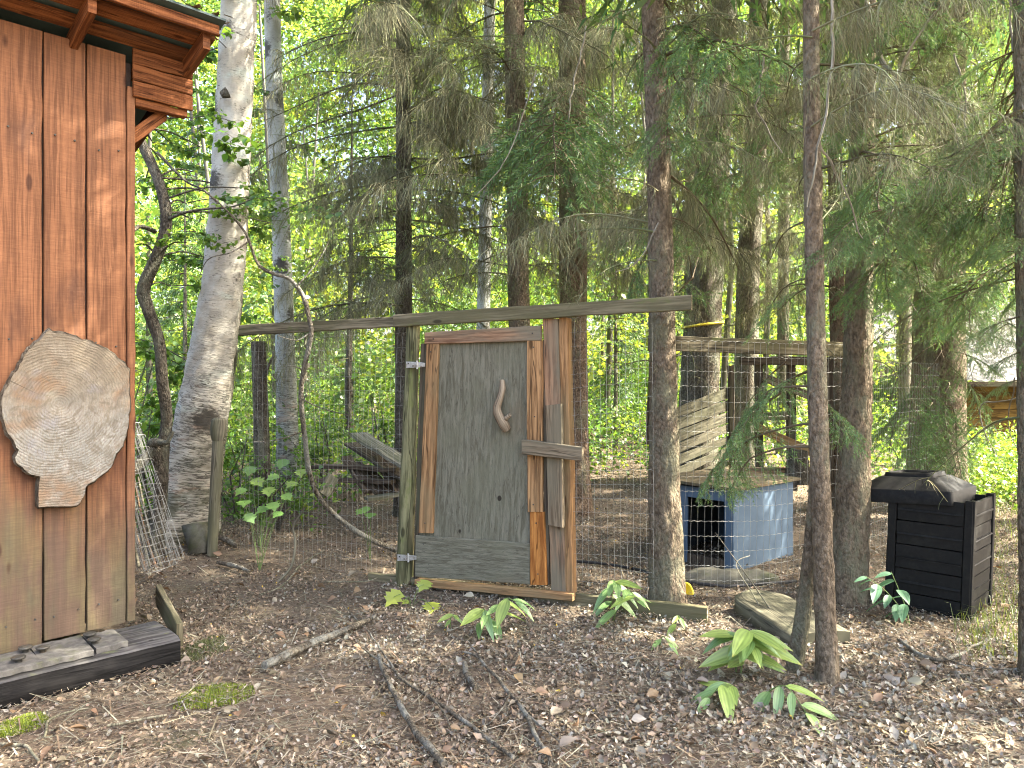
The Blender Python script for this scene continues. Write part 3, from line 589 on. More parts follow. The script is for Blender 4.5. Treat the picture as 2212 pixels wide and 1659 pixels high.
# ------------------------------------------------------------------ compost bin (leaning a little)
B0 = A([2.99, 4.96, 0.]); bl = norm(A([-.70, .71, 0.])); br = norm(A([.71, .70, 0.])); BS = .53
lean = norm(A([.035, -.01, 1.])); z_of = lambda h: lean*h
cb = thing('compost_bin', B0+bl*BS/2+br*BS/2, 'black slatted plastic compost bin with its lid pushed askew', 'compost bin')
Hb = .775
def bslat(name, a, b, h0, h1, n, t, lift=0.): mb = MB(); board(mb, a+z_of(h0), b+z_of(h0), a+z_of(h1), b+z_of(h1), n, t, 3, .0015); return mb.build(name, M['plastic'], cb)
bz = -.05
for (cor, d1, d2, n1) in ((A([0, 0]), 0, 0, 0),): pass
corners = [B0, B0+bl*BS, B0+bl*BS+br*BS, B0+br*BS]
for k in range(4):
    a = corners[k]; b = corners[(k+1) % 4]; ex = norm(b-a); n = norm(np.cross(ex, UP)); mid = (corners[0]+corners[2])/2
    if n.dot((a+b)/2-mid) < 0: n = -n
    nrow = 5
    for r_ in range(nrow):
        h0 = bz+(Hb-bz)*r_/nrow; h1 = bz+(Hb-bz)*(r_+1)/nrow-.008
        bslat('slat', a+ex*.057-n*.006, b-ex*.057-n*.006, h0, h1, n, .02)
        bslat('slat_rib', a+ex*.06+n*.001, b-ex*.06+n*.001, h0+.064, h0+.076, n, .008)
    bslat('corner_post', a+ex*.004+n*.004, a+ex*.054+n*.004, bz, Hb+.008, n, .03); bslat('corner_post', b-ex*.054+n*.004, b-ex*.004+n*.004, bz, Hb+.008, n, .03)
# lid: a low hipped cap with a raised handle ring, shifted towards the left
lc = B0+bl*(BS/2+.175)+br*(BS/2+.01)+lean*(Hb+.004); tl = norm(lean+bl*.09)
lx_, ly_ = norm(bl-tl*bl.dot(tl)), norm(br-tl*br.dot(tl))
def lid_ring(hx, hy, z, rc, k=6):
    P = []
    for (sx, sy) in ((1, 1), (-1, 1), (-1, -1), (1, -1)):
        for q in range(k):
            an = math.atan2(sy, sx)-math.pi/4+math.pi/2*q/(k-1)
            P.append(lc+lx_*(sx*(hx-rc)+rc*math.cos(an))+ly_*(sy*(hy-rc)+rc*math.sin(an))+tl*z)
    return A(P)
def loft(mb, rings, cap=True):
    k = len(rings[0]); V = np.concatenate(rings); idx = np.arange(len(V)).reshape(len(rings), k); nx = np.roll(idx, -1, 1)
    mb.add(V, np.stack([idx[:-1], nx[:-1], nx[1:], idx[1:]], -1).reshape(-1, 4))
    if cap: c = rings[-1].mean(0); mb.add(np.concatenate([rings[-1], [c]]), None, [[k, i, (i+1) % k] for i in range(k)])
mb = MB(); loft(mb, [lid_ring(.315, .29, -.06, .03), lid_ring(.318, .293, .028, .03), lid_ring(.308, .283, .036, .03), lid_ring(.20, .20, .108, .05), lid_ring(.19, .19, .115, .05)]); ld = mb.build('lid', M['plastic'], cb, False)
mb = MB(); loft(mb, [lid_ring(.165, .165, .113, .04), lid_ring(.158, .158, .143, .04), lid_ring(.130, .130, .143, .03), lid_ring(.122, .122, .120, .03)], True); mb.build('handle_ring', M['plastic'], ld, False, Vector((0, 0, 0)))


# ------------------------------------------------------------------ branch, spray, crown and leaf shapes (shared meshes)
TW = [(.18, .17, .095), (.225, .215, .125), (.145, .135, .08), (.26, .265, .16), (.18, .20, .10)]
def rcol(cols, j=.2): c = A(random.choice(cols)); return np.clip(c*(1+random.gauss(0, j)), .01, .8)
def dead_branch(seed, L, strands=10, twigs=26, hang=1.0):
    random.seed(seed); mb = MB(); n = 9; t = np.linspace(0, 1, n)
    ax = np.stack([t*L, .06*L*np.sin(t*5+seed), L*(.10*np.sin(t*2.4)-.26*t**2)], -1)
    tube(mb, ax, np.linspace(.012, .003, n), 5, rcol(TW)*.7, False)
    for k in range(twigs):
        tt = random.uniform(.08, 1.); p = A([np.interp(tt, t, ax[:, i]) for i in range(3)])
        sd = 1 if k % 2 else -1; l = random.uniform(.14, .48)*(1-.35*tt)*min(1, L); a = random.uniform(.5, 1.2)
        dv = A([math.cos(a), sd*math.sin(a), random.uniform(-.5, .25)]); u = np.linspace(0, 1, 5)[:, None]
        P = p+dv*l*u+A([0, 0, -1])*l*random.uniform(.15, .7)*u**2+rng.normal(0, .006, (5, 3))*u
        tube(mb, P, np.linspace(.0032, .0012, 5), 3, rcol(TW)*.8, False)
        for q in range(strands):
            f = random.random(); b = P[0]*(1-f)+P[-1]*f if False else A([np.interp(f*4, range(5), P[:, i]) for i in range(3)])
            sl_ = random.uniform(.05, .24)*hang; m = 4; w = np.linspace(0, 1, m)[:, None]
            dd = A([random.gauss(.3, .5), random.gauss(0, .6), -1.0+random.uniform(-.3, .7)]); dd /= np.linalg.norm(dd)
            S_ = b+dd*sl_*w+A([0, 0, -1])*sl_*.5*w**2+rng.normal(0, .008, (m, 3))*w
            ribbon(mb, S_, .0046, rcol(TW, .3))
    return mb.mesh('dead_branch', M['twig'])
GR = [(.085, .155, .06), (.10, .175, .065), (.07, .145, .07), (.12, .18, .055)]
def green_branch(seed, L, twigs=22, den=330, cols=GR, hang=.6, nl=.017):
    random.seed(seed); r = np.random.default_rng(seed); mb = MB(); n = 8; t = np.linspace(0, 1, n)
    ax = np.stack([t*L, .05*L*np.sin(t*4+seed), L*(.06*np.sin(t*2.5)-.22*hang*t**2)], -1)
    tube(mb, ax, np.linspace(.007, .002, n), 4, A([.12, .085, .05]), False)
    def needles(P, dens):
        P = A(P); seg = np.diff(P, axis=0); l = np.linalg.norm(seg, axis=1); tot = l.sum(); k = max(6, int(tot*dens))
        s = np.sort(r.uniform(0, tot, k)); cum = np.concatenate([[0], np.cumsum(l)]); i = np.clip(np.searchsorted(cum, s)-1, 0, len(l)-1)
        b = P[i]+seg[i]*((s-cum[i])/l[i])[:, None]; T = seg[i]/l[i][:, None]
        rv = r.normal(0, 1, (k, 3)); rv[:, 2] += .25; rv -= T*(rv*T).sum(1)[:, None]; rv /= np.linalg.norm(rv, axis=1)[:, None]
        dv = T*.75+rv*.8; dv /= np.linalg.norm(dv, axis=1)[:, None]; dv[:, 2] -= .12
        w = np.cross(dv, r.normal(0, 1, (k, 3))); w /= np.linalg.norm(w, axis=1)[:, None]; w *= .0016
        ln = nl*r.uniform(.75, 1.15, (k, 1)); V = np.stack([b-w, b+w, b+dv*ln], 1).reshape(-1, 3)
        mb.add(V, None, np.arange(3*k).reshape(-1, 3), None, np.repeat(pick(cols, k, r, .22), 3, 0))
    needles(ax[n//3:], den)
    for k in range(twigs):
        tt = .12+.86*(k+.5)/twigs; p = A([np.interp(tt, t, ax[:, i]) for i in range(3)]); sd = 1 if k % 2 else -1
        l = random.uniform(.6, 1.)*(.42*L*(1-tt)+.06+.1*min(1, tt*4)); a = random.uniform(.6, 1.0)
        dv = A([math.cos(a), sd*math.sin(a), random.uniform(-.35, .05)]); u = np.linspace(0, 1, 6)[:, None]
        P = p+dv*l*u+A([0, 0, -1])*l*hang*random.uniform(.3, .9)*u**2
        tube(mb, P, np.linspace(.0026, .001, 6), 3, A([.13, .095, .05]), False); needles(P[0:], den)
        for q in range(3 if l > .14 else 1):
            f = random.uniform(.25, .8); b = A([np.interp(f*5, range(6), P[:, i]) for i in range(3)]); l2 = l*random.uniform(.3, .55)
            s2 = 1 if q % 2 else -1; d2 = A([math.cos(a+s2*.8), sd*math.sin(a)+s2*.5, -.35]); d2 /= np.linalg.norm(d2)
            needles(b+d2*l2*np.linspace(0, 1, 4)[:, None]+A([0, 0, -1])*l2*.4*hang*np.linspace(0, 1, 4)[:, None]**2, den)
    return mb.mesh('green_branch', M['needle'])
def leaf_shape(L=1., Wd=.5, fold=.18, curl=.12, pos=.42):
    ts = A([0, .2, .42, .68, 1.]); ws = A([0, .72, 1., .68, 0])*Wd/2
    ctr = np.stack([ts*L, 0*ts, -curl*L*ts**2], -1); V = [*ctr]
    for s_ in (1, -1):
        for k in (1, 2, 3): V.append(ctr[k]+A([0, s_*ws[k], fold*ws[k]*2]))
    q = [[1, 2, 6, 5], [2, 3, 7, 6], [2, 1, 8, 9], [3, 2, 9, 10]]; tr = [[0, 1, 5], [3, 4, 7], [1, 0, 8], [4, 3, 10]]
    return A(V), A(q), A(tr)
LV, LQ, LT = leaf_shape()
LG = [(.080, .165, .026), (.10, .195, .032), (.065, .135, .026), (.13, .215, .035)]
def leafy_branch(seed, L=1.0, nl=70, size=.085, cols=LG):
    random.seed(seed); r = np.random.default_rng(seed); mb = MB(); n = 7; t = np.linspace(0, 1, n)
    ax = np.stack([t*L, .07*L*np.sin(t*4+seed), .10*L*np.sin(t*2)-.12*L*t**2], -1); tube(mb, ax, np.linspace(.006, .0018, n), 4, A([.07, .055, .04]), False)
    offs = []
    for k in range(12):
        tt = random.uniform(.15, 1); p = A([np.interp(tt, t, ax[:, i]) for i in range(3)]); sd = 1 if k % 2 else -1
        a = random.uniform(.4, 1.1); l = random.uniform(.12, .4)*L; dv = A([math.cos(a), sd*math.sin(a), random.uniform(-.2, .2)]); u = np.linspace(0, 1, 4)[:, None]
        P = p+dv*l*u-A([0, 0, 1])*l*.2*u**2; tube(mb, P, .0015, 3, A([.08, .06, .04]), False)
        for q in range(max(2, nl//12)): f = random.uniform(.2, 1); offs.append(p+dv*l*f-A([0, 0, 1])*l*.2*f*f+r.normal(0, .02, 3))
    offs = A(offs); k = len(offs); sc = size*r.uniform(.6, 1.25, (k, 1, 1))
    Mx = rotz(r.uniform(0, 6.28, k))@roty(r.normal(.35, .35, k))@rotx(r.normal(0, .45, k))*sc
    V, Q, T = leaf_shape(1., .78, .12, .15); scatter(mb, V, Q, T, Mx, offs, pick(cols, k, r, .25))
    return mb.mesh('leafy_branch', M['leaf'])
def spruce_crown(seed, H=9.5, R=1.9):
    r = np.random.default_rng(seed); mb = MB(); off, Ms = [], []
    for z in np.arange(0, H, .46):
        rad = R*(1-z/(H+.4))**.8*r.uniform(.85, 1.1)+.1; nb = 5
        for k in range(nb):
            ph = r.uniform(0, 6.283); L = rad*r.uniform(.7, 1.1); m = max(8, int(54*L))
            u = r.uniform(.08, 1, m)**.75; side = r.normal(0, .13, m)*L*(1.1-u*.6); zz = z-.30*L*u**1.6-np.abs(r.normal(0, .09, m))
            c, s_ = math.cos(ph), math.sin(ph)
            off.append(np.stack([c*u*L-s_*side, s_*u*L+c*side, zz], -1)); Ms.append(rotz(ph+r.normal(0, .7, m))@roty(r.normal(.55, .35, m))@rotx(r.normal(0, .6, m))*r.uniform(.7, 1.3, (m, 1, 1)))
            if k < 4: tube(mb, [A([0, 0, z]), A([c*L*.5, s_*L*.5, z-.05*L]), A([c*L, s_*L, z-.30*L])], [.015, .01, .003], 3, A([.10, .075, .05]), False)
    off = np.concatenate(off); Ms = np.concatenate(Ms)
    scatter(mb, [[0, -.006, 0], [.06, -.017, 0], [.17, 0, -.03], [.06, .017, 0]], [[0, 1, 2, 3]], None, Ms, off, pick(GR, len(off), r, .25))
    return mb.mesh('spruce_crown', M['needle'])
def leaf_crown(seed, H=6., R=1.6, n=5200, cols=LG, size=.075):
    r = np.random.default_rng(seed); mb = MB(); nc = 55
    cz = r.uniform(.3, H, nc); rr = R*np.sqrt(np.clip(1-((cz-H*.45)/(H*.58))**2, .05, 1))*r.uniform(.25, 1, nc); ph = r.uniform(0, 6.283, nc)
    cen = np.stack([rr*np.cos(ph), rr*np.sin(ph), cz], -1); ci = r.integers(0, nc, n)
    off = cen[ci]+r.normal(0, 1, (n, 3))*A([.32, .32, .18])
    for c in cen[::2]: tube(mb, [A([0, 0, max(0, c[2]-.9)]), c*A([.5, .5, 1])-A([0, 0, .3]), c], [.02, .012, .004], 3, A([.07, .06, .045]), False)
    V = A([[0, 0, 0], [.45, -.36, .05], [1., 0, -.1], [.45, .36, .05]])
    Mx = rotz(r.uniform(0, 6.28, n))@roty(r.normal(.4, .4, n))@rotx(r.normal(0, .5, n))*(size*r.uniform(.7, 1.3, (n, 1, 1)))
    scatter(mb, V, [[0, 1, 2, 3]], None, Mx, off, pick(cols, n, r, .2)); return mb.mesh('leaf_crown', M['leaf'])
DEAD = [dead_branch(11+i, [1.5, 1.9, 1.2, 1.7, 1.4, 2.1][i], [15, 16, 12, 16, 17, 15][i], [34, 42, 30, 38, 38, 44][i], [1, 1.2, .8, 1.1, 1.3, 1.][i]) for i in range(6)]
BARE = [dead_branch(31+i, [.8, 1.1, 1.4][i], 3, 14, .6) for i in range(3)]
MIXG = [(.15, .205, .095), (.18, .22, .105), (.13, .19, .088), (.20, .225, .115)]
GREEN = [green_branch(51+i, [.45, .6, .8][i], [16, 19, 22][i], 340, [(.13, .225, .085), (.15, .25, .095), (.115, .215, .10), (.175, .25, .08)], 1.0, .023) for i in range(3)]
OLIVE = [green_branch(61+i, [1.1, 1.4, 1.7][i], [24, 28, 34][i], 170, MIXG, 1.0, .016) for i in range(3)]
LEAFY = [leafy_branch(71+i, [1.0, 1.2, .8][i], [84, 96, 60][i]) for i in range(3)]
CROWN = [spruce_crown(81+i) for i in range(3)]; LCROWN = [leaf_crown(91+i) for i in range(2)]

def put(parent, me, name, pos, phi, pitch=0., sc=1., roll=0.):
    o = bpy.data.objects.new(name, me); COL.objects.link(o); o.parent = parent
    o.location = Vector(pos)-Vector(parent.location); o.rotation_euler = (roll, pitch, phi); o.scale = (sc, sc, sc); return o

# ------------------------------------------------------------------ trees
def make_tree(name, label, cat, d, px, mat, H=12., nseg=20, rough=.05, rs=8., flare=1.35, seed=1, ddepth=None, group=None, base=None):
    """px: (x, y, width) up the trunk in frame units at distance d"""
    px = list(px); x0 = px[0][0]; g = onground(x0, d) if base is None else base
    P = [A([(x-CX)/FPX*d, d, CAM_H-(y-CY)/FPX*d]) for x, y, w in px]; Rr = [w/2/FPX*d for x, y, w in px]
    P[0] = A([P[0][0], d, g[2]-.12])
    if H > P[-1][2]+.5:
        dv = (P[-1]-P[-2]); dv = dv/dv[2]; dv[:2] *= .4; rest = H-P[-1][2]
        for f in (.35, .7, 1.): P.append(P[-1]*0+A(P[len(px)-1])+dv*rest*f); Rr.append(Rr[len(px)-1]*(1-.85*f))
    L = np.concatenate([[0], np.cumsum(np.linalg.norm(np.diff(A(P), axis=0), axis=1))]); n = max(24, int(L[-1]/.035) if nseg >= 32 else int(L[-1]/.07) if nseg > 24 else int(L[-1]/.25))
    t = np.linspace(0, L[-1], n); idx = np.interp(t, L, np.arange(len(P))); Q = smooth_at(P, idx); R = np.interp(t, L, Rr)
    R = R*(1+(flare-1)*np.exp(-t/.22))
    tr = thing(name, g, label, cat, group); mb = MB(); tube(mb, Q, R, nseg, rough=rough, rs=rs, seed=seed, flute=.22 if nseg >= 32 else 0.); mb.build('trunk', M[mat], tr, True)
    tr_path = (Q, R); return tr, Q, R
def smooth_at(P, t):
    P = A(P, float); m = len(P); i = np.clip(np.floor(t).astype(int), 0, m-2); f = (t-i)[:, None]
    p0 = P[np.clip(i-1, 0, m-1)]; p1 = P[i]; p2 = P[i+1]; p3 = P[np.clip(i+2, 0, m-1)]
    return .5*((2*p1)+(-p0+p2)*f+(2*p0-5*p1+4*p2-p3)*f**2+(-p0+3*p1-3*p2+p3)*f**3)
def on_trunk(Q, z): return A([np.interp(z, Q[:, 2], Q[:, 0]), np.interp(z, Q[:, 2], Q[:, 1]), z])
def dress(tr, Q, kinds, z0, z1, n, smin=.6, smax=1., seed=0, phis=None, pitch=(-.1, .35)):
    r = random.Random(seed)
    for k in range(n):
        z = z0+(z1-z0)*(k+r.random())/n; ph = r.uniform(0, 6.283) if phis is None else r.uniform(*phis)
        me = r.choice(kinds); put(tr, me, 'branch', on_trunk(Q, z), ph, r.uniform(*pitch), r.uniform(smin, smax), r.gauss(0, .25))
def crown(tr, Q, me, z, sc=1.):
    z = max(z, CAM_H+.506*abs(Q[-1][1])+1.0*sc); p = on_trunk(Q, z); o = put(tr, me, 'crown', p, random.uniform(0, 6.28), 0, sc); return o
SP = 'spruce tree'
# birch beside the shed, leaning right
bt, Q, R = make_tree('birch_tree', 'big white birch leaning beside the shed, bark cracked and dark at its foot', 'birch tree', 7.0,
    [(405, 1170, 128), (412, 1060, 124), (432, 930, 112), (455, 800, 98), (470, 690, 90), (486, 560, 84), (497, 400, 80), (505, 240, 76), (512, 100, 73), (516, 0, 72)], 'birch', 13, 40, .06, 7, 1.12, 3)
crown(bt, Q, LCROWN[0], 6.6, 1.1)
dress(bt, Q, LEAFY, 3.2, 6.6, 12, .7, 1.1, 4, (1.2, 5.2))
mb = MB(); p = at(492, 200, 6.75); tube(mb, [p, p+A([-.05, -.02, -.03])], [.05, .03], 10); mb.build('branch_scar', M['dark_bark'], bt)
# aspen
ap, Q, R = make_tree('aspen_tree', 'slim pale grey aspen trunk behind the birch, darker towards the ground', 'aspen tree', 9.5,
    [(622, 1010, 50), (620, 900, 46), (616, 760, 42), (611, 600, 40), (604, 420, 38), (594, 220, 36), (588, 0, 34)], 'aspen', 14, 24, .03, 8, 1.3, 4)
crown(ap, Q, LCROWN[1], 7.2, 1.0); dress(ap, Q, LEAFY, 3.6, 7.0, 9, .7, 1.1, 14)
far_birch, Q, R = make_tree('birch_tree', 'thin pale birch trunk half hidden behind the gate top', 'birch tree', 12.5, [(1040, 1010, 34), (1042, 800, 31), (1046, 600, 28), (1052, 300, 26), (1058, 0, 24)], 'aspen', 13, 16, .03, 8, 1.2, 5)
crown(far_birch, Q, LCROWN[0], 7.5, .9)
# spruces: (label, d, px, mat, H, nseg, branches spec, crown z)
def spruce(label, d, px, mat, nseg=20, H=14., nd=26, z0=2.1, z1=5.6, cz=5.2, kinds=None, seed=0, cs=1., flare=1.35, bare=8, rough=.06, smin=.6, smax=1.05):
    tr, Q, R = make_tree('spruce_tree', label, SP, d, px, mat, H, nseg, rough, 9., flare, seed+10)
    if cz: crown(tr, Q, CROWN[seed % 3], cz, cs)
    if bare: dress(tr, Q, BARE, z0*.6, z1, bare, .4, .8, seed+40)
    dress(tr, Q, kinds or (DEAD+OLIVE[1:]), z0, z1, nd, smin, smax, seed+70)
    return tr, Q, R
sA = spruce('dark slim spruce smothered in grey dead twigs, behind the fence rail left of the gate', 8.6, [(872, 1080, 44), (872, 900, 38), (872, 600, 36), (872, 300, 33), (870, 0, 30)], 'dark_bark', 18, 14, 92, 2.4, 6.6, 5.8, None, 1, 1.3, smax=1.35)
sB = spruce('straight brown spruce rising behind the middle of the gate', 8.2, [(1128, 1080, 52), (1124, 850, 48), (1120, 600, 46), (1115, 300, 45), (1110, 0, 44)], 'spruce', 22, 14, 50, 2.7, 6.2, 5.6, None, 2, 1.3, smax=1.2)
sC = spruce('stout red brown spruce rooted just behind the gate latch', 8.7, [(1245, 1060, 62), (1242, 950, 60), (1238, 700, 60), (1237, 400, 60), (1236, 0, 60)], 'spruce_red', 24, 15, 36, 2.9, 6.3, 5.9, None, 3, 1.3, 1.7)
sD = spruce('sunlit spruce standing against the fence rail end beside the dog house', 5.36, [(1442, 1310, 78), (1438, 1150, 70), (1434, 950, 62), (1430, 700, 56), (1424, 400, 50), (1416, 150, 48), (1410, 0, 47)], 'spruce', 72, 13, 18, 2.6, 4.8, 4.4, DEAD+OLIVE[:1], 4, .95, 1.12, 10, .08, .5, .85)
sE = spruce('broad two toned spruce with deep bark ridges behind the dog house', 10.2, [(1505, 1030, 90), (1508, 900, 84), (1520, 650, 78), (1535, 400, 72), (1552, 150, 66), (1560, 0, 64)], 'spruce_grey', 28, 15, 30, 3.0, 6.8, 6.2, DEAD+OLIVE, 5, 1.1)
sF = spruce('grey spruce behind the hanging green spray, right of the ridged spruce', 10.6, [(1612, 1015, 56), (1612, 850, 52), (1616, 600, 48), (1632, 300, 44), (1640, 0, 40)], 'spruce_grey', 20, 14, 26, 3.0, 7.0, 6.4, DEAD+OLIVE, 6)
sG = spruce('slender dark red spruce seen between two nearer trunks', 8.9, [(1812, 1010, 36), (1810, 800, 33), (1806, 500, 30), (1802, 200, 27), (1800, 0, 26)], 'spruce_red', 18, 13, 28, 2.6, 6.2, 6.0, DEAD+OLIVE, 7)
sH = spruce('sturdy spruce leaning to the compost bin, hung with green sprays', 5.45, [(1828, 1290, 84), (1836, 1180, 74), (1846, 1000, 64), (1852, 800, 60), (1858, 500, 54), (1864, 200, 49), (1866, 0, 46)], 'spruce', 72, 13, 34, 2.5, 4.9, 4.4, OLIVE+DEAD[:2], 8, .95, 1.15, 8, .08, .5, .8)
sI = spruce('massive shaggy spruce with green skirts behind the compost bin', 8.8, [(2022, 1060, 124), (2024, 950, 112), (2028, 750, 102), (2030, 500, 96), (2034, 200, 92), (2034, 0, 90)], 'spruce', 28, 16, 66, 2.0, 6.6, 5.9, OLIVE+GREEN, 9, 1.15, 1.4, 10)
sJ = spruce('dark spruce trunk standing alone to the right of the compost bin', 4.05, [(2236, 1475, 58), (2232, 1200, 54), (2225, 800, 50), (2219, 400, 47), (2216, 0, 46)], 'spruce', 32, 12, 30, 1.9, 3.9, 3.8, OLIVE+GREEN, 10, .9, 1.2, 6, .08, .4, .7)
# the near two stems from one root
tw, Q, R = make_tree('spruce_tree', 'thin twin stemmed spruce in front of the wire fence, lichen on both stems', SP, 3.95,
    [(1790, 1478, 50), (1784, 1350, 43), (1777, 1180, 42), (1769, 950, 41), (1762, 700, 39), (1756, 400, 37), (1752, 0, 34)], 'spruce', 12, 72, .08, 10, 1.12, 31, None)
mb = MB(); P = smooth_path([at(1712, 1462, 4.14), at(1723, 1400, 4.12), at(1738, 1300, 4.10), at(1750, 1200, 4.05), at(1762, 1080, 4.0), at(1768, 960, 3.97)], 60)
tube(mb, P, np.linspace(.043, .036, 60)*(1+.3*np.exp(-np.arange(60)/5.)), 48, rough=.08, rs=10, seed=33, flute=.15); mb.build('side_stem', M['spruce'], tw, True)
twQ = Q; crown(tw, Q, CROWN[1], 3.9, .8); dress(tw, Q, BARE, 1.6, 3.6, 6, .35, .6, 99, (.3, 2.9)); dress(tw, Q, DEAD, 2.6, 3.7, 6, .4, .6, 98)
# further thin trunks
def thin(label, d, px, mat, H, nd, z0, z1, kinds, seed, name='spruce_tree', cat=SP, cr=None):
    tr, Q, R = make_tree(name, label, cat, d, px, mat, H, 12, .05, 8, 1.3, seed)
    dress(tr, Q, kinds, z0, z1, nd, .6, 1.1, seed)
    if cr: crown(tr, Q, cr, z1-.6, .9)
    return tr, Q
thin('thin dark spruce pole far behind the fence rail end', 12.5, [(1488, 960, 22), (1488, 600, 20), (1490, 300, 18), (1492, 0, 16)], 'dark_bark', 12, 26, 3, 8, DEAD, 201, cr=CROWN[0])
thin('thin dark sapling pole between the aspen and the gate post', 11., [(757, 980, 16), (752, 850, 14), (755, 720, 12), (758, 560, 10)], 'dark_bark', 6, 8, 1.6, 5, BARE, 202, 'sapling', 'sapling')
thin('far grey spruce pole between the compost bin spruce and the shaggy spruce', 12., [(1955, 980, 28), (1955, 700, 26), (1953, 400, 24), (1952, 0, 22)], 'spruce_grey', 13, 30, 3, 8.5, OLIVE+DEAD, 205, cr=CROWN[0])
thin('far spruce pole beside the grey spruce behind the wire fence', 13., [(1690, 960, 26), (1692, 600, 24), (1694, 300, 22), (1696, 0, 20)], 'spruce_grey', 13, 30, 3.2, 9, OLIVE+DEAD, 206, cr=CROWN[2])
# unseen spruces added outside the view so their crowns shade the clearing
for k, (x, y, s_) in enumerate(((4.6, 2.3, 1.0), (7.0, 3.5, 1.1), (9.6, 2.6, 1.15), (5.9, 8.2, .95), (9.4, 6.4, 1.1), (6.9, 6.9, 1.1))):
    g = A([x, y, gz(x, y)]); tr = thing('spruce_tree', g, 'unseen spruce added right of the lone dark trunk to shade the clearing', SP, 'unseen spruces added for shade')
    mb = MB(); tube(mb, [g-UP*.1, g+UP*4, g+UP*14], [.16, .12, .02], 14, rough=.06, rs=8, seed=k); mb.build('trunk', M['spruce'], tr, True)
    o = put(tr, CROWN[k % 3], 'crown', g+UP*(2.7 if (x, y) == (6.9, 6.9) else 3.6+.6*(k % 2)), k*1.3, 0, s_*1.15)  # one added crown hangs lower to shade the dog house

# ------------------------------------------------------------------ named green sprays hung on the near trunks
def spray(tr, me, p, q, roll=0., sc=None):
    """branch from p to q (world points)"""
    v = q-p; L = np.linalg.norm(v); ln = me.get('len', 1.0)
    phi = math.atan2(v[1], v[0]); pit = math.atan2(-v[2], math.hypot(v[0], v[1])); put(tr, me, 'spray', p, phi, pit*.75, (L/ln) if sc is None else sc, roll)
for me, l in zip(GREEN, (.45, .6, .8)): me['len'] = l
for me, l in zip(OLIVE, (1.1, 1.4, 1.7)): me['len'] = l
def SPR(tr, k, a, b, roll=0., lib=GREEN):
    root, Qt = (tr[0], tr[1]) if isinstance(tr, tuple) else (tr, twQ); p = at(*a); spray(root, lib[k], p, at(*b), roll)
    tp = on_trunk(Qt, p[2]); dist = np.linalg.norm(p-tp)
    if dist > .22:
        s0 = on_trunk(Qt, p[2]+.22*dist); mid = (s0*.5+p*.5)+A([random.gauss(0, .05), random.gauss(0, .05), .06*dist]); mb = MB()
        tube(mb, smooth_path([s0, mid, p], 10), np.linspace(.006+.004*min(dist, 2), .0045, 10), 5, A([.13, .105, .07]), False); mb.build('limb', M['twig'], root)
SPR(tw, 1, (1760, 800, 3.95), (1600, 900, 4.3)); SPR(tw, 0, (1690, 850, 4.1), (1580, 1010, 4.3), .2); SPR(tw, 0, (1640, 940, 4.25), (1520, 1060, 4.35)); SPR(tw, 2, (1700, 780, 4.15), (1590, 960, 4.4), -.3)
SPR(tw, 0, (1620, 990, 4.3), (1590, 1090, 4.3)); SPR(tw, 0, (1765, 850, 3.95), (1830, 950, 4.1)); SPR(tw, 1, (1758, 620, 3.95), (1640, 700, 4.3), .2); SPR(tw, 0, (1650, 860, 4.2), (1610, 960, 4.2), .5)
SPR(sH, 1, (1900, 560, 5.0), (1870, 660, 4.6)); SPR(sH, 2, (1960, 520, 4.8), (1900, 640, 4.4), .3); SPR(sH, 1, (1960, 560, 4.6), (2010, 690, 4.3)); SPR(sH, 2, (1870, 480, 5.4), (1980, 560, 4.6))
SPR(sJ, 2, (2205, 420, 4.05), (2040, 520, 4.3)); SPR(sJ, 2, (2205, 480, 4.05), (2080, 580, 4.2)); SPR(sJ, 1, (2205, 560, 4.05), (2110, 640, 4.1)); SPR(sJ, 2, (2203, 300, 4.05), (2020, 420, 4.5), .2); SPR(sJ, 1, (2205, 820, 4.05), (2130, 850, 4.15))
SPR(sJ, 0, (2205, 760, 4.05), (2150, 790, 4.0)); SPR(sJ, 1, (2200, 200, 4.05), (2080, 280, 4.4)); SPR(sJ, 2, (2200, 110, 4.05), (2000, 190, 4.6))
SPR(sI, 1, (2000, 820, 8.2), (1930, 980, 7.8)); SPR(sI, 2, (2020, 780, 8.2), (1960, 990, 7.7), .2); SPR(sI, 2, (2040, 850, 8.2), (2060, 1030, 7.8)); SPR(sI, 1, (2050, 880, 8.3), (2075, 1040, 8.0)); SPR(sI, 1, (2000, 900, 8.2), (2010, 1040, 7.9)); SPR(sI, 2, (2040, 780, 8.3), (2110, 880, 8.0)); SPR(sI, 1, (2080, 820, 8.3), (2125, 960, 8.0)); SPR(sI, 2, (1990, 760, 8.4), (1920, 920, 8.)); SPR(sI, 2, (2030, 930, 8.3), (2035, 1040, 7.9)); SPR(sI, 2, (2060, 760, 8.5), (2160, 800, 8.0), 0)
SPR(sC, 1, (1236, 180, 8.0), (1215, 330, 6.4)); SPR(sC, 2, (1240, 240, 8.0), (1190, 360, 6.6), .3); SPR(sC, 1, (1240, 260, 8.0), (1235, 380, 6.4), -.3)
SPR(sD, 0, (1424, 240, 5.3), (1450, 330, 4.9)); SPR(sD, 1, (1430, 60, 5.3), (1580, 120, 4.6)); SPR(sD, 1, (1424, 120, 5.3), (1690, 80, 4.3), .2); SPR(sH, 2, (1866, 60, 5.4), (1960, 20, 4.4)); SPR(sH, 1, (1862, 20, 5.4), (2080, 40, 4.5))
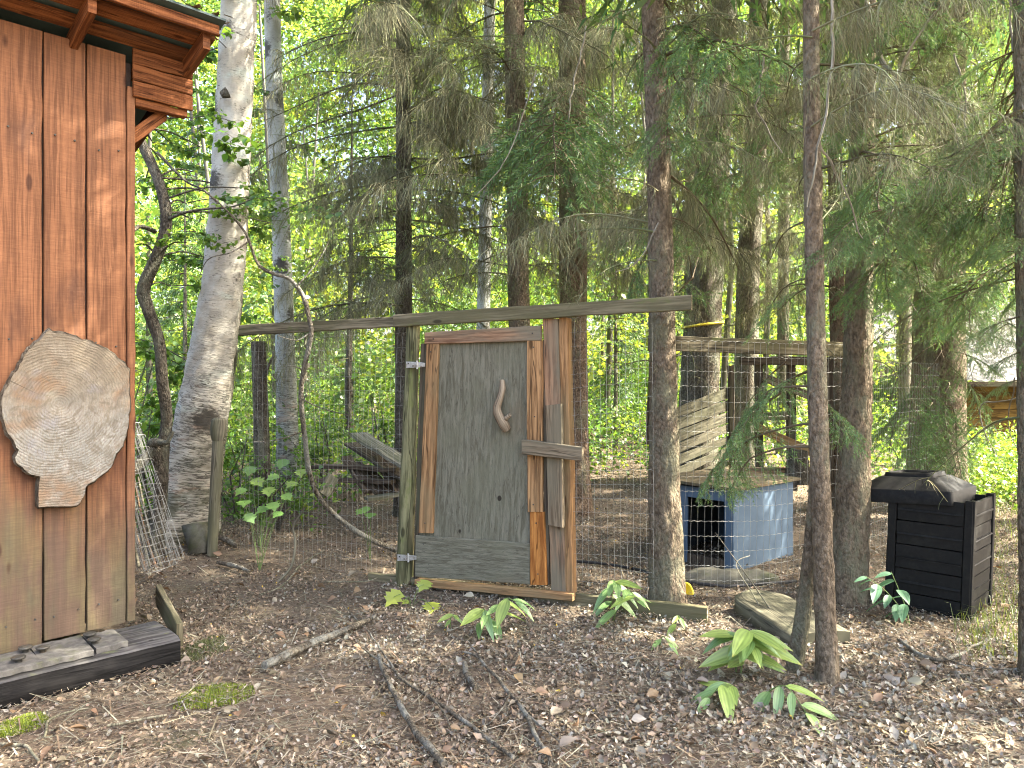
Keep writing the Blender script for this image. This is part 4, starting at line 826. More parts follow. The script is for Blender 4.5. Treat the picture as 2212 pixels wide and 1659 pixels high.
for k, (a, b) in enumerate((((1864, 150, 5.4), (1960, 300, 4.7)), ((1864, 230, 5.4), (2020, 400, 4.9)), ((1864, 330, 5.4), (2000, 470, 4.8)), ((2030, 300, 8.6), (2100, 520, 7.0)), ((2030, 200, 8.6), (1950, 430, 7.2)), ((2200, 60, 4.1), (2120, 330, 4.8)), ((2200, 160, 4.1), (2060, 470, 5.0)))): SPR([sH, sH, sH, sI, sI, sJ, sJ][k], k % 3, a, b, .2*k, OLIVE)

q_ = random.Random(77)
for k in range(38):
    x, y = q_.uniform(1870, 2230), q_.uniform(-40, 600); d = q_.uniform(4.3, 7.6); tr = sJ if x > 2100 and d < 5.5 else sH if d < 6.2 else sI
    SPR(tr, k % 3, (x, y, d), (x+q_.uniform(-150, 60), y+q_.uniform(90, 190), d-q_.uniform(.1, .5)), q_.gauss(0, .3), OLIVE)
for k in range(27):
    x, y = q_.uniform(1880, 2240), q_.uniform(230, 640); d = q_.uniform(4.0, 5.2)
    SPR(sJ if x > 2050 else sH, k % 3, (x, y, d), (x+q_.uniform(-150, 40), y+q_.uniform(50, 130), d-q_.uniform(.1, .4)), q_.gauss(0, .3))
for k in range(34):
    x, y = q_.uniform(1440, 1760), q_.uniform(-20, 640); d = q_.uniform(5.8, 8.6)
    SPR([sE, sF, sD][k % 3], k % 3, (x, y, d), (x+q_.uniform(-120, 90), y+q_.uniform(80, 180), d-q_.uniform(.1, .5)), q_.gauss(0, .3), OLIVE if k % 3 else GREEN)
for k in range(9):
    x, y = q_.uniform(2070, 2230), q_.uniform(480, 720); d = q_.uniform(7.0, 8.6)
    SPR(sI, k % 3, (x, y, d), (x+q_.uniform(-90, 90), y+q_.uniform(90, 170), d-q_.uniform(.1, .5)), q_.gauss(0, .3), OLIVE)
def pale_limb(tr, pts, w):
    tr = tr[0] if isinstance(tr, tuple) else tr; mb = MB(); P = smooth_path([at(*p) for p in pts], 26); P = P+(np.stack([vnoise(P*11+7*k, k) for k in range(3)], -1)-.5)*.03
    tube(mb, P, np.linspace(w, w*.45, 26), 7, rough=.15, rs=25, wood=True); mb.build('dead_limb', M['pale_limb'], tr, True)
M['pale_limb'] = mat_wood('lichen_grey_limb', (.22, .195, .145), (.38, .35, .28), (.17, .16, .11), .45, 60., False)
pale_limb(tw, [(1798, -20, 3.9), (1795, 120, 3.85), (1785, 230, 3.8), (1772, 300, 3.75), (1752, 380, 3.7), (1740, 450, 3.7)], .009)
pale_limb(tw, [(1772, 300, 3.75), (1800, 360, 3.8), (1830, 430, 3.85), (1862, 520, 3.9)], .007)
pale_limb(sH, [(1866, -10, 5.4), (1880, 60, 5.0), (1905, 130, 4.7), (1938, 175, 4.5), (1960, 225, 4.4), (1985, 260, 4.4)], .020)
pale_limb(sH, [(1938, 175, 4.5), (1960, 110, 4.4), (2010, 40, 4.3), (2040, 10, 4.2)], .010)
pale_limb(tw, [(1650, 110, 4.6), (1640, 200, 4.5), (1632, 235, 4.5), (1660, 280, 4.5), (1690, 330, 4.5)], .007)
pale_limb(sC, [(1268, 60, 6.4), (1240, 180, 6.3), (1225, 260, 6.2)], .009); pale_limb(sB, [(1160, 150, 6.6), (1100, 330, 6.5), (1030, 420, 6.4)], .007)
pale_limb(sJ, [(2175, -10, 4.2), (2190, 120, 4.1), (2215, 260, 4.0)], .008); pale_limb(sJ, [(2060, 120, 4.6), (2085, 200, 4.5), (2080, 330, 4.4)], .008)
pale_limb(sH, [(1862, 420, 5.2), (1900, 500, 5.0), (1950, 620, 4.9), (1985, 680, 4.8)], .006); pale_limb(sD, [(1424, 480, 5.2), (1380, 560, 5.1), (1330, 590, 5.0)], .006)
pale_limb(sJ, [(2200, 860, 4.1), (2120, 880, 4.4), (2135, 950, 4.4), (2170, 1000, 4.4)], .004); pale_limb(sJ, [(2195, 820, 4.1), (2180, 900, 4.3), (2200, 980, 4.3)], .004)

# ------------------------------------------------------------------ crooked shrubs by the shed and the fence
def stem_from(mb, pts, w, nseg=12, n=60, seed=1, rough=.12):
    P = smooth_path([at(*p) for p in pts], n); R = np.interp(np.linspace(0, 1, n), np.linspace(0, 1, len(w)), w); tube(mb, P, R, nseg, rough=rough, rs=16, seed=seed, wood=True); return P
al = thing('alder_shrub', onground(340, 6.5), 'crooked dark alder stem with broad leaves between shed corner and birch', 'shrub')
mb = MB(); P = stem_from(mb, [(338, 1200, 6.5), (346, 1090, 6.5), (352, 980, 6.48), (360, 900, 6.45), (350, 820, 6.4), (344, 740, 6.4), (319, 665, 6.4), (310, 622, 6.4), (343, 545, 6.4), (358, 485, 6.4), (353, 425, 6.4), (326, 350, 6.4), (296, 290, 6.4), (270, 220, 6.4), (255, 120, 6.4)],
    [.062, .058, .052, .046, .046, .047, .050, .052, .050, .046, .045, .043, .040, .032, .02], 16, 90, 4); mb.build('trunk', M['dark_bark'], al, True)
mb = MB(); stem_from(mb, [(352, 480, 6.4), (390, 462, 6.35), (440, 452, 6.3), (500, 447, 6.25), (545, 430, 6.2)], [.018, .013, .01, .007, .003], 7, 24, 5); mb.build('branch', M['dark_bark'], al, True)
mb = MB(); stem_from(mb, [(335, 500, 6.4), (300, 490, 6.2), (270, 520, 6.1)], [.022, .016, .01], 7, 14, 6); mb.build('branch', M['dark_bark'], al, True)
mb = MB(); stem_from(mb, [(340, 330, 6.4), (400, 390, 6.3), (440, 410, 6.2), (470, 440, 6.1)], [.012, .009, .007, .005], 6, 20, 7); mb.build('branch', M['dark_bark'], al, True)
mb = MB(); stem_from(mb, [(350, 1010, 6.5), (330, 962, 6.4), (345, 955, 6.35), (362, 955, 6.3), (374, 932, 6.3)], [.06, .052, .03, .018, .012], 9, 24, 8); mb.build('broken_limb', M['dark_bark'], al, True)
mb = MB(); stem_from(mb, [(352, 1040, 6.45), (335, 975, 6.4), (305, 1000, 6.3), (280, 1030, 6.2)], [.05, .05, .045, .03], 9, 20, 9); mb.build('broken_limb', M['dark_bark'], al, True)
r = random.Random(5)
LB = LEAFY
for (x, y) in ((330, 300), (300, 260), (360, 330), (400, 300), (430, 330), (330, 400), (390, 440), (420, 470), (460, 440), (350, 500), (310, 520), (560, 440), (540, 400), (300, 200), (410, 250), (390, 200), (600, 470), (320, 560), (400, 520), (430, 380), (350, 600), (440, 560)):
    p_ = at(x+r.uniform(-30, 20), y+r.uniform(-20, 20), r.uniform(6.2, 7.4)); j_ = np.argmin(np.abs(P[:, 2]-(p_[2]-.1))); mb = MB(); tube(mb, smooth_path([P[j_], (P[j_]+p_)/2+UP*.05, p_], 8), np.linspace(.010, .005, 8), 5, wood=True); mb.build('limb', M['dark_bark'], al, True)
    put(al, r.choice(LB), 'branch', p_, r.uniform(-.8, .8)+(0 if r.random() < .7 else 3.1), r.uniform(-.1, .3), r.uniform(.45, .8), r.gauss(0, .3))
sp = thing('leaning_sapling', at(855, 1185, 7.0), 'thin wavy sapling arching past the fence rail to the foot of the gate post', 'sapling')
mb = MB(); stem_from(mb, [(855, 1188, 6.9), (800, 1165, 6.85), (742, 1128, 6.75), (692, 1078, 6.6), (668, 1020, 6.45), (658, 940, 6.3), (650, 860, 6.2), (656, 800, 6.15), (672, 725, 6.1), (668, 690, 6.1), (655, 640, 6.1), (625, 602, 6.05), (588, 590, 6.0), (556, 568, 6.0), (530, 503, 5.95), (480, 445, 5.9), (440, 412, 5.9)],
    [.024, .023, .023, .023, .022, .021, .021, .020, .020, .019, .018, .016, .014, .012, .010, .007, .004], 10, 110, 10); mb.build('trunk', M['fallen'], sp, True)
for pts in ([(668, 720, 6.1), (640, 735, 6.0), (600, 725, 5.95)], [(650, 860, 6.2), (690, 880, 6.1), (760, 900, 6.0)], [(540, 520, 5.95), (500, 545, 5.9), (450, 560, 5.9), (430, 600, 5.9)], [(640, 620, 6.05), (690, 560, 6.1), (720, 500, 6.2)], [(655, 800, 6.15), (630, 790, 6.1), (600, 800, 6.1)], [(660, 930, 6.3), (600, 950, 6.2), (540, 955, 6.1)]):
    mb = MB(); stem_from(mb, pts, [.008, .005, .002], 5, 14, 3); mb.build('branch', M['fallen'], sp, True)
for (x, y) in ((560, 575), (600, 560), (470, 450)): put(sp, LEAFY[2], 'branch', at(x, y, 6.0), r.uniform(-.5, .5), .1, .3)
sn = thing('lichen_snag', onground(566, 8.4), 'short dead snag with flat broken top standing between birch and aspen', 'snag')
mb = MB(); stem_from(mb, [(566, 1130, 8.4), (566, 1000, 8.4), (563, 880, 8.4), (558, 738, 8.4)], [.10, .088, .082, .075], 18, 50, 12, .1); mb.build('trunk', M['dark_bark'], sn, True)
mb = MB(); stem_from(mb, [(566, 830, 8.4), (580, 790, 8.3), (590, 770, 8.3)], [.03, .015, .008], 8, 10, 3); mb.build('branch_stub', M['dark_bark'], sn, True)
st = thing('knobbed_stake', onground(460, 6.55), 'smooth grey stake with a thick knobbed head leaning at the birch', 'stake')
mb = MB(); stem_from(mb, [(458, 1200, 6.55), (463, 1100, 6.55), (469, 990, 6.55), (471, 945, 6.55)], [.042, .046, .046, .044], 16, 30, 13, .03); mb.build('shaft', M['stick'], st, True)
mb = MB(); stem_from(mb, [(470, 952, 6.55), (471, 938, 6.55), (472, 922, 6.55), (473, 908, 6.55), (473, 903, 6.55)], [.046, .062, .066, .062, .045], 16, 18, 14, .05); mb.build('head', M['stick'], st, True)
sw = thing('stone_block', onground(425, 6.3), 'pointed grey stone block propped at the foot of the birch', 'stone')
mb = MB(); a = A([at(384, 1122, 6.62), at(428, 1112, 6.66), at(446, 1138, 6.6), at(442, 1195, 6.5), at(406, 1200, 6.48)]); cc_ = a.mean(0); a = cc_+(a-cc_)*.8-UP*.03; b = a+A([.05, .10, -.02]); c_ = (a+b)/2
mb.add(np.concatenate([a, b]), [[0, 1, 6, 5], [1, 2, 7, 6], [2, 3, 8, 7], [3, 4, 9, 8], [4, 0, 5, 9]], [[0, 4, 3], [0, 3, 2], [0, 2, 1], [5, 6, 7], [5, 7, 8], [5, 8, 9]]); mb.build('block', M['darkrock'], sw)

# rolled wire netting leaning behind the shed corner
wr = thing('wire_roll', at(370, 1225, 5.55), 'loose roll of pale wire netting leaning out from behind the shed corner', 'wire roll')
a = at(352, 1222, 5.5); b = at(262, 930, 5.75); axv = norm(b-a); s1 = norm(np.cross(axv, A([0, 1, 0]))); s2 = np.cross(axv, s1); mb = MB(); Ln = np.linalg.norm(b-a)
for k in range(34):
    th = k/34*2*math.pi*2; rr_ = .105+.035*(k/34); q = [a+axv*Ln*f+(s1*math.cos(th+.25*f)+s2*math.sin(th+.25*f))*(rr_+.02*math.sin(3*f+k)) for f in np.linspace(0, 1, 7)]; tube(mb, q, .0016, 3, cap=False)
for f in np.linspace(0, 1, 12):
    q = []
    for k in range(41): th = k/40*4*math.pi; rr_ = .105+.035*(k/40); q.append(a+axv*Ln*f+(s1*math.cos(th+.25*f)+s2*math.sin(th+.25*f))*(rr_+.02*math.sin(3*f+k*.8)))
    tube(mb, q, .0016, 3, cap=False)
mb.build('netting', M['wire'], wr)
for k in range(5):
    pk = thing('leaning_stick', at(290+7*k, 1200, 5.6), 'thin brown stick leaning in the gap beside the wire roll', 'stick', 'sticks beside the wire roll')
    mb = MB(); tube(mb, [at(300+12*k, 1225, 5.75+.03*k), at(286+9*k, 1150, 5.85), at(262+9*k, 1030, 5.95)], [.012, .011, .008], 7, rough=.1); mb.build('shaft', M['redbrown' if k % 2 else 'stick'], pk, True)

# ------------------------------------------------------------------ scrap boards behind the left fence
def loose(name, label, cat, group, a, b, up, wd, t, mat, seg=6):
    c0 = (a+b)/2; o = thing(name, c0, label, cat, group); side = norm(np.cross(b-a, up)); nn = norm(np.cross(side, b-a)); nn = nn if nn[2] > 0 else -nn
    mb = MB(); board(mb, a-side*wd/2, a+side*wd/2, b-side*wd/2, b+side*wd/2, nn, t, seg, .004); mb.build('plank', M[mat], o); return o
SG = 'scrap boards piled behind the left fence'
loose('scrap_board', 'wide grey board sloping down on top of the scrap pile', 'board', SG, at(775, 935, 8.4), at(895, 1010, 7.6), UP, .22, .03, 'plank')
loose('scrap_board', 'dark wet board sloping under the top grey board', 'board', SG, at(760, 955, 8.6), at(880, 1030, 7.9), UP, .2, .03, 'darkwood')
loose('scrap_board', 'dark mossy board lying level and pointing at the sapling', 'board', SG, at(678, 1003, 8.2), at(860, 1010, 8.0), UP, .14, .04, 'darkwood')
loose('scrap_board', 'second dark board lying level below the mossy one', 'board', SG, at(690, 1032, 8.1), at(850, 1036, 7.9), UP, .12, .04, 'darkwood')
loose('scrap_board', 'short grey board propped on end at the foot of the scrap pile', 'board', SG, at(722, 1028, 7.75), at(700, 1068, 7.6), A([.6, -.8, .3]), .12, .025, 'plank')
loose('scrap_board', 'grey board lying flat on the ground under the scrap pile', 'board', SG, at(790, 1075, 7.7), at(880, 1060, 7.9), UP, .16, .03, 'plank')
for k in range(5): loose('scrap_board', 'rotten black board end inside the scrap pile', 'board', SG, at(750+22*k, 985+12*(k % 3), 8.2), at(800+22*k, 1062, 7.9), UP, .12, .04, 'darkwood')

# ------------------------------------------------------------------ plank wall and open frame behind the dog house
pw = thing('slatted_wall', onground(1510, 9.6), 'leaning wall of wide grey slats behind the ridged spruce', 'slatted wall')
for k in range(7):
    y = 868+k*26; mb = MB(); a0 = at(1440, y+44, 9.3); a1 = at(1440, y+20, 9.3); b0 = at(1578, y-9+(-2*k if k > 2 else 0), 9.9); b1 = at(1578, y-33, 9.9)
    board(mb, a0, a1, b0, b1, A([0, -1, 0.15]), .02, 5, .003); mb.build('slat', M['oldslat'], pw)
mb = MB(); board(mb, at(1578, 1020, 9.85), at(1590, 1020, 9.85), at(1574, 790, 9.85), at(1586, 788, 9.85), A([0, -1, 0]), .06, 5); mb.build('post', M['darkwood'], pw)
mb = MB(); board(mb, at(1396, 960, 9.0), at(1412, 960, 9.0), at(1400, 855, 9.0), at(1414, 850, 9.0), A([0, -1, 0]), .06, 4); mb.build('post', M['darkwood'], pw)
of = thing('open_frame', onground(1700, 9.0), 'open timber frame with crossing braces behind the wire mesh', 'timber frame')
FB = lambda name, mat, a0, a1, b0, b1, d=9.0, t=.06: (lambda mb: (board(mb, at(*a0, d), at(*a1, d), at(*b0, d), at(*b1, d), A([0, -1, 0]), t, 5, .003), mb.build(name, M[mat], of)))(MB())
FB('post', 'darkwood', (1703, 1060), (1722, 1060), (1701, 774), (1719, 774)); FB('top_rail', 'darkwood', (1600, 770), (1600, 788), (1830, 770), (1830, 788), 8.92, .05)
FB('cross_rail', 'rail', (1632, 891), (1632, 908), (1702, 891), (1702, 908), 8.98, .05); FB('bottom_rail', 'redbrown', (1600, 1010), (1600, 1026), (1830, 1008), (1830, 1026), 8.90, .05)
FB('brace', 'rail', (1652, 806), (1648, 822), (1752, 846), (1748, 864), 8.86, .04); FB('brace', 'brown', (1636, 914), (1632, 930), (1756, 968), (1752, 986), 8.86, .04)
FB('post', 'darkwood', (1634, 1060), (1650, 1060), (1632, 780), (1648, 780)); FB('corner_post', 'darkwood', (1790, 1050), (1804, 1050), (1786, 775), (1800, 775), 8.8, .07)
sk = thing('rotten_stump', onground(1720, 8.7), 'low dark rotten stump under the frame brace', 'stump')
mb = MB(); stem_from(mb, [(1722, 1045, 8.7), (1722, 1000, 8.7), (1724, 972, 8.7)], [.14, .12, .11], 16, 20, 21, .2); mb.build('trunk', M['dark_bark'], sk, True)

# weathered slab on the ground, bucket, hose, tape
lg = thing('weathered_slab', at(1690, 1330, 4.9), 'thick weathered grey wood slab with rounded end behind the twin stems', 'wood slab')
mb = MB(); ax_a = at(1622, 1292, 5.25); ax_b = at(1772, 1388, 4.5); dv = norm(ax_b-ax_a); sd_ = norm(np.cross(dv, UP)); nn = norm(np.cross(sd_, dv)); Ls = np.linalg.norm(ax_b-ax_a); nS = 26; kS = 11; V = []
for i in range(nS+1):
    f = i/nS; hw = .20*math.sqrt(max(0.02, 1-(1-min(1, f/.22))**2)); row = []
    for j in range(kS):
        q = j/(kS-1)*2-1; row.append(ax_a+dv*Ls*f+sd_*hw*q+nn*(.012*(1-q**4)+.05))
    row.append(ax_a+dv*Ls*f+sd_*hw-nn*.06); row.append(ax_a+dv*Ls*f-sd_*hw-nn*.06); V.append(row)
V = A(V); kk = kS+2; idx = np.arange((nS+1)*kk).reshape(nS+1, kk); nx = np.roll(idx, -1, 1); uv = np.stack([np.repeat(np.linspace(0, Ls, nS+1)[:, None], kk, 1), np.repeat(np.linspace(0, .5, kk)[None], nS+1, 0), np.zeros((nS+1, kk))], -1)
mb.add(V, np.stack([idx[:-1], nx[:-1], nx[1:], idx[1:]], -1).reshape(-1, 4), None, uv); mb.add(V[0], None, [[0, i+1, i] for i in range(1, kk-1)]); mb.add(V[-1], None, [[0, i, i+1] for i in range(1, kk-1)]); mb.build('block', M['oldslat'], lg)
bk = thing('yellow_bowl', at(1486, 1300, 5.55), 'bright yellow plastic bowl tipped on its side behind the sunlit spruce', 'bowl')
mb = MB(); c0 = at(1481, 1284, 5.56); d0 = norm(A([.6, -.75, .25])); N = 26; b1_ = norm(np.cross(d0, UP)); b2_ = np.cross(b1_, d0)
prof = [(.0, -.07), (.05, -.07), (.075, -.04), (.085, .0), (.09, .005), (.08, .0), (.068, -.035), (.045, -.06), (0, -.06)]
idx = np.arange(len(prof)*N).reshape(len(prof), N); nx = np.roll(idx, -1, 1)
mb.add(A([[c0+d0*h+(b1_*math.cos(t_)+b2_*math.sin(t_))*q for t_ in np.linspace(0, 2*math.pi, N, endpoint=False)] for q, h in prof]), np.stack([idx[:-1], nx[:-1], nx[1:], idx[1:]], -1).reshape(-1, 4)); mb.build('shell', M['yellow'], bk, True)
hs = thing('black_hose', onground(1400, 6.0), 'black hose lying along the ground inside the pen', 'hose')
mb = MB(); hp = [onground(x, d)+UP*.03 for x, d in ((1225, 6.6), (1300, 6.5), (1380, 6.25), (1440, 6.0), (1500, 5.85), (1570, 5.75), (1650, 5.8), (1720, 5.9))]; tube(mb, smooth_path(hp, 60), .013, 8); mb.build('pipe', M['hose'], hs, True)
rk = thing('flat_rock', onground(1570, 5.98), 'low mossy rock in front of the dog house entrance', 'rock')
mb = MB(); V = []; nu, nv_ = 22, 10
for i in range(nv_+1):
    ph = i/nv_*math.pi/2*1.15
    for j in range(nu): th = j/nu*2*math.pi; V.append(onground(1570, 5.98)+A([.42*math.cos(th)*math.cos(ph-.15), .13*math.sin(th)*math.cos(ph-.15), .10*math.sin(ph-.15)]))
V = A(V); V = V+(fbm(V*7, 3, 3)[:, None]-.5)*.06; idx = np.arange(len(V)).reshape(nv_+1, nu); nx = np.roll(idx, -1, 1); mb.add(V, np.stack([idx[:-1], nx[:-1], nx[1:], idx[1:]], -1).reshape(-1, 4)); mb.build('block', M['darkrock'], rk, True)
mb = MB(); p = on_trunk(sE[1], CAM_H-(703-CY)/FPX*10.2); rr_ = np.interp(p[2], sE[1][:, 2], sE[2])+.02
tube(mb, [p+A([rr_*math.cos(t_), rr_*math.sin(t_), .03*math.cos(t_)]) for t_ in np.linspace(0, 2*math.pi, 40)], .018, 6, cap=False); tp = mb.build('marker_tape', M['tape'], None); tp.name = 'marker_tape'
tag(tp, 'yellow marker tape tied round the ridged spruce', 'tape')

# ------------------------------------------------------------------ low brown cabin far right
cbn = thing('brown_cabin', (11., 15.2, gz(11, 15.2)), 'low yellow brown plank cabin with pale metal roof behind the shaggy spruce', 'cabin')
cx0, cx1, cyy = 8.2, 14.5, 15.2; gzc = .40
mb = MB(); box(mb, A([(cx0+cx1)/2, cyy+1.55]), A([1, 0, 0]), A([0, 1, 0]), cx1-cx0-.1, 3.0, gzc-.2, 1.55); mb.build('wall', M['shadow_wall'], cbn)
for k in range(7):
    mb = MB(); z0 = gzc-.05+k*.172; board(mb, A([cx0, cyy, z0]), A([cx0, cyy, z0+.165]), A([cx1, cyy, z0]), A([cx1, cyy, z0+.165]), A([0, -1, 0]), .03, 8, .002); mb.build('siding_plank', M['cabin'], cbn)
mb = MB(); nR_ = 64; prof = []
for i in range(nR_+1): prof.append((cx0-.4+(cx1-cx0+.8)*i/nR_, .03*(abs((i % 4)-2) < 1)))
V = A([[(x, cyy-.45, 1.60+h), (x, cyy+2.4, 3.25+h)] for x, h in prof]); idx = np.arange(len(prof)*2).reshape(-1, 2); mb.add(V, np.stack([idx[:-1, 0], idx[1:, 0], idx[1:, 1], idx[:-1, 1]], -1)); mb.build('roof', M['metalroof'], cbn)
mb = MB(); board(mb, A([cx0-.4, cyy-.44, 1.50]), A([cx0-.4, cyy-.44, 1.598]), A([cx1+.4, cyy-.44, 1.50]), A([cx1+.4, cyy-.44, 1.598]), A([0, -1, 0]), .03, 6); mb.build('fascia', M['darkwood'], cbn)

# ------------------------------------------------------------------ woodland behind, undergrowth
def leaf_cloud(mb, cen, per, spread, size, cols, r, jit=.22):
    n = len(cen)*per; ci = np.repeat(np.arange(len(cen)), per); off = cen[ci]+r.normal(0, 1, (n, 3))*A(spread)
    V = A([[0, 0, 0], [.45, -.34, .06], [1., 0, -.08], [.45, .34, .06]]); sz = r.uniform(*size, (n, 1, 1))
    Mx = rotz(r.uniform(0, 6.28, n))@roty(r.normal(.35, .5, n))@rotx(r.normal(0, .6, n))*sz
    ccol = pick(cols, len(cen), r, .22)[ci]; col = np.clip(ccol*(1+r.normal(0, jit, (n, 1))), .005, .8)
    scatter(mb, V, [[0, 1, 2, 3]], None, Mx, off, col)
r = np.random.default_rng(21); NC = 2000
Y = np.where(r.random(NC) < .22, r.uniform(13.5, 21, NC), r.uniform(23, 34, NC)); X = (r.uniform(-1, 1, NC))*(.72*Y+2.5); tz = r.random(NC)**.85*np.where(Y < 21.5, 4.5, 1.8+.58*Y); Z = ground_z(X, Y)+.2+tz
keep = ~((X > 7.4) & (Y < 19.5) & (Z < 3.9)); keep &= fbm(np.stack([X*.35, Y*.3, Z*.3], -1), 2, 5) > .40
cen = np.stack([X, Y, Z], -1)[keep]
YG = [(.19, .31, .065), (.235, .33, .06), (.15, .28, .07), (.27, .34, .055), (.12, .22, .075)]
mb = MB(); leaf_cloud(mb, cen, 190, (.55, .55, .38), (.09, .17), YG, r)
NF = 2600; Yf = r.uniform(32, 50, NF); Xf = r.uniform(-1, 1, NF)*(.72*Yf+3); Zf = ground_z(Xf, Yf)+r.random(NF)**.9*(.62*Yf+2.5)
leaf_cloud(mb, np.stack([Xf, Yf, Zf], -1), 110, (.9, .9, .6), (.21, .34), YG, r)
NCs = 90; Yb = r.uniform(14, 30, NCs); Xb = r.uniform(-1, 1, NCs)*(.7*Yb); kb = ~((Xb > 6.5) & (Yb < 20))
for x, y in zip(Xb[kb][:60], Yb[kb][:60]):
    g = A([x, y, gz(x, y)]); tube(mb, [g, g+A([r.normal(0, .15), 0, 3.5]), g+A([r.normal(0, .3), 0, 8.5])], [.07, .055, .02], 5, A([.10, .09, .07]), False)
wd = mb.build('woodland', M['leaf'], None); tag(wd, 'sunlit yellow green leafy woodland rising behind all the spruces', 'woodland', None, 'stuff')
# young spruces at the wood edge
for k, (px_, d, h, lab) in enumerate(((1330, 14., 4.2, 'bluish young spruce in the sun behind the gate latch'), (400, 12., 4.6, 'bushy young spruce behind the birch'), (660, 15., 4.4, 'pointed young spruce behind the leaning sapling'), (760, 13.5, 2.2, 'little young spruce above the scrap boards'), (1940, 15., 5., 'tall young spruce behind the fine wire mesh'), (560, 18., 6.5, 'tall narrow young spruce behind the aspen'))):
    g = onground(px_, d); tr = thing('young_spruce', g, lab, 'young spruce', 'young spruces at the wood edge')
    mb = MB(); tube(mb, [g-UP*.05, g+UP*h], [.05, .01], 7, A([.1, .08, .05])); mb.build('trunk', M['spruce_grey'], tr, True)
    o = put(tr, CROWN[k % 3], 'crown', g+UP*.35, k*1.1, 0, h/9.5)
# ground cover
ug = MB(); r = np.random.default_rng(22); n = 5200
Y = 7.6+16*r.random(n)**1.3; X = r.uniform(-1, 1, n)*(.70*Y+.5); px_ = CX+X/Y*FPX
dens = np.where(px_ < 860, np.clip((Y-7.4)/2.2, .12, 1), np.where(px_ < 1460, (Y > 10.2)*1., np.where(px_ < 1880, (Y > 10.6)*.9, np.clip((Y-8.6)/1.5, 0, 1))))
keep = r.random(n) < dens; keep &= ~((px_ > 690) & (px_ < 880) & (Y < 9)); keep &= ~((X > 7.9) & (Y > 14.4)); X, Y = X[keep], Y[keep]; n = len(X)
hh = r.uniform(.12, .75, n)*np.where(CX+X/Y*FPX > 2040, .35, 1)*np.clip((Y-5)/5, .5, 1.1); cen = np.stack([X, Y, ground_z(X, Y)+hh], -1)
leaf_cloud(ug, cen, 26, (.16, .16, .13), (.04, .085), [(.11, .22, .03), (.15, .26, .03), (.09, .18, .035), (.20, .28, .035), (.07, .15, .035)], r)
for p in cen[::3]: ribbon(ug, [p-UP*.5*hh.mean(), p-UP*.15, p], .008, A([.09, .12, .04]))
uo = ug.build('undergrowth', M['leaf'], None); tag(uo, 'bright green leafy undergrowth covering the ground behind the fences', 'undergrowth', None, 'stuff')
fr = MB(); r = np.random.default_rng(23); n = 260; Y = r.uniform(8.8, 13.5, n); px_ = r.uniform(2050, 2330, n); X = (px_-CX)/FPX*Y; cen = np.stack([X, Y, ground_z(X, Y)+r.uniform(.05, .26, n)], -1)
leaf_cloud(fr, cen, 40, (.17, .17, .09), (.03, .075), [(.11, .18, .025), (.14, .20, .025), (.085, .155, .03)], r)
fo = fr.build('fern_bank', M['leaf'], None); tag(fo, 'sunlit yellow green ferns in front of the brown cabin', 'ferns', None, 'stuff')
gr = MB(); n = 2600; Y = r.uniform(4.2, 9., n); px_ = r.uniform(2060, 2300, n); X = (px_-CX)/FPX*Y; k_ = r.random(n) < .35+.5*(fbm(np.stack([X, Y, X*0], -1)*1.3, 2, 8) > .5); X, Y = X[k_], Y[k_]
for x, y in zip(X, Y):
    b = A([x, y, gz(x, y)-.01]); l = r.uniform(.06, .2); a_ = r.uniform(0, 6.28); dd = A([math.cos(a_), math.sin(a_), 0])*l*r.uniform(.2, .9)
    ribbon(gr, [b, b+dd*.4+UP*l*.7, b+dd+UP*l*.75], .004, np.clip(A([.11, .15, .035])*r.uniform(.6, 1.4), 0, 1))
go = gr.build('grass', M['leaf'], None); tag(go, 'thin sunlit grass tufts beside the compost bin', 'grass', None, 'stuff')
# leafy bushes left, behind the fence
BG = 'leafy bushes behind the left fence'
for k, (px_, d, h, lab) in enumerate(((330, 7.6, 1.2, 'broad leaved bush in the gap right of the shed corner'), (300, 8.4, 2.0, 'tall leafy bush behind the crooked alder stem'), (510, 8.2, .9, 'leafy bush behind the knobbed stake'), (600, 7.7, .7, 'low leafy bush at the foot of the aspen'), (700, 9.4, 1.1, 'leafy bush behind the scrap boards'), (420, 9.2, 2.4, 'tall bush with sunlit leaves behind the birch'), (820, 10., 1.3, 'leafy bush behind the round gate post'))):
    g = onground(px_, d); tr = thing('leafy_bush', g, lab, 'bush', BG); q = random.Random(k)
    for j in range(9):
        s_ = q.uniform(.55, .95); p = g+A([q.gauss(0, .16), q.gauss(0, .16), h*q.uniform(.05, .7)]); put(tr, LEAFY[j % 3], 'branch', p, q.uniform(0, 6.28), q.uniform(-1.0, -.15), s_*max(.6, h*.6))
    for j in range(4):
        mb = MB(); tube(mb, [g-UP*.03, g+A([q.gauss(0, .1), q.gauss(0, .1), h*.5]), g+A([q.gauss(0, .2), q.gauss(0, .2), h])], [.012, .009, .003], 5); mb.build('stem', M['dark_bark'], tr, True)

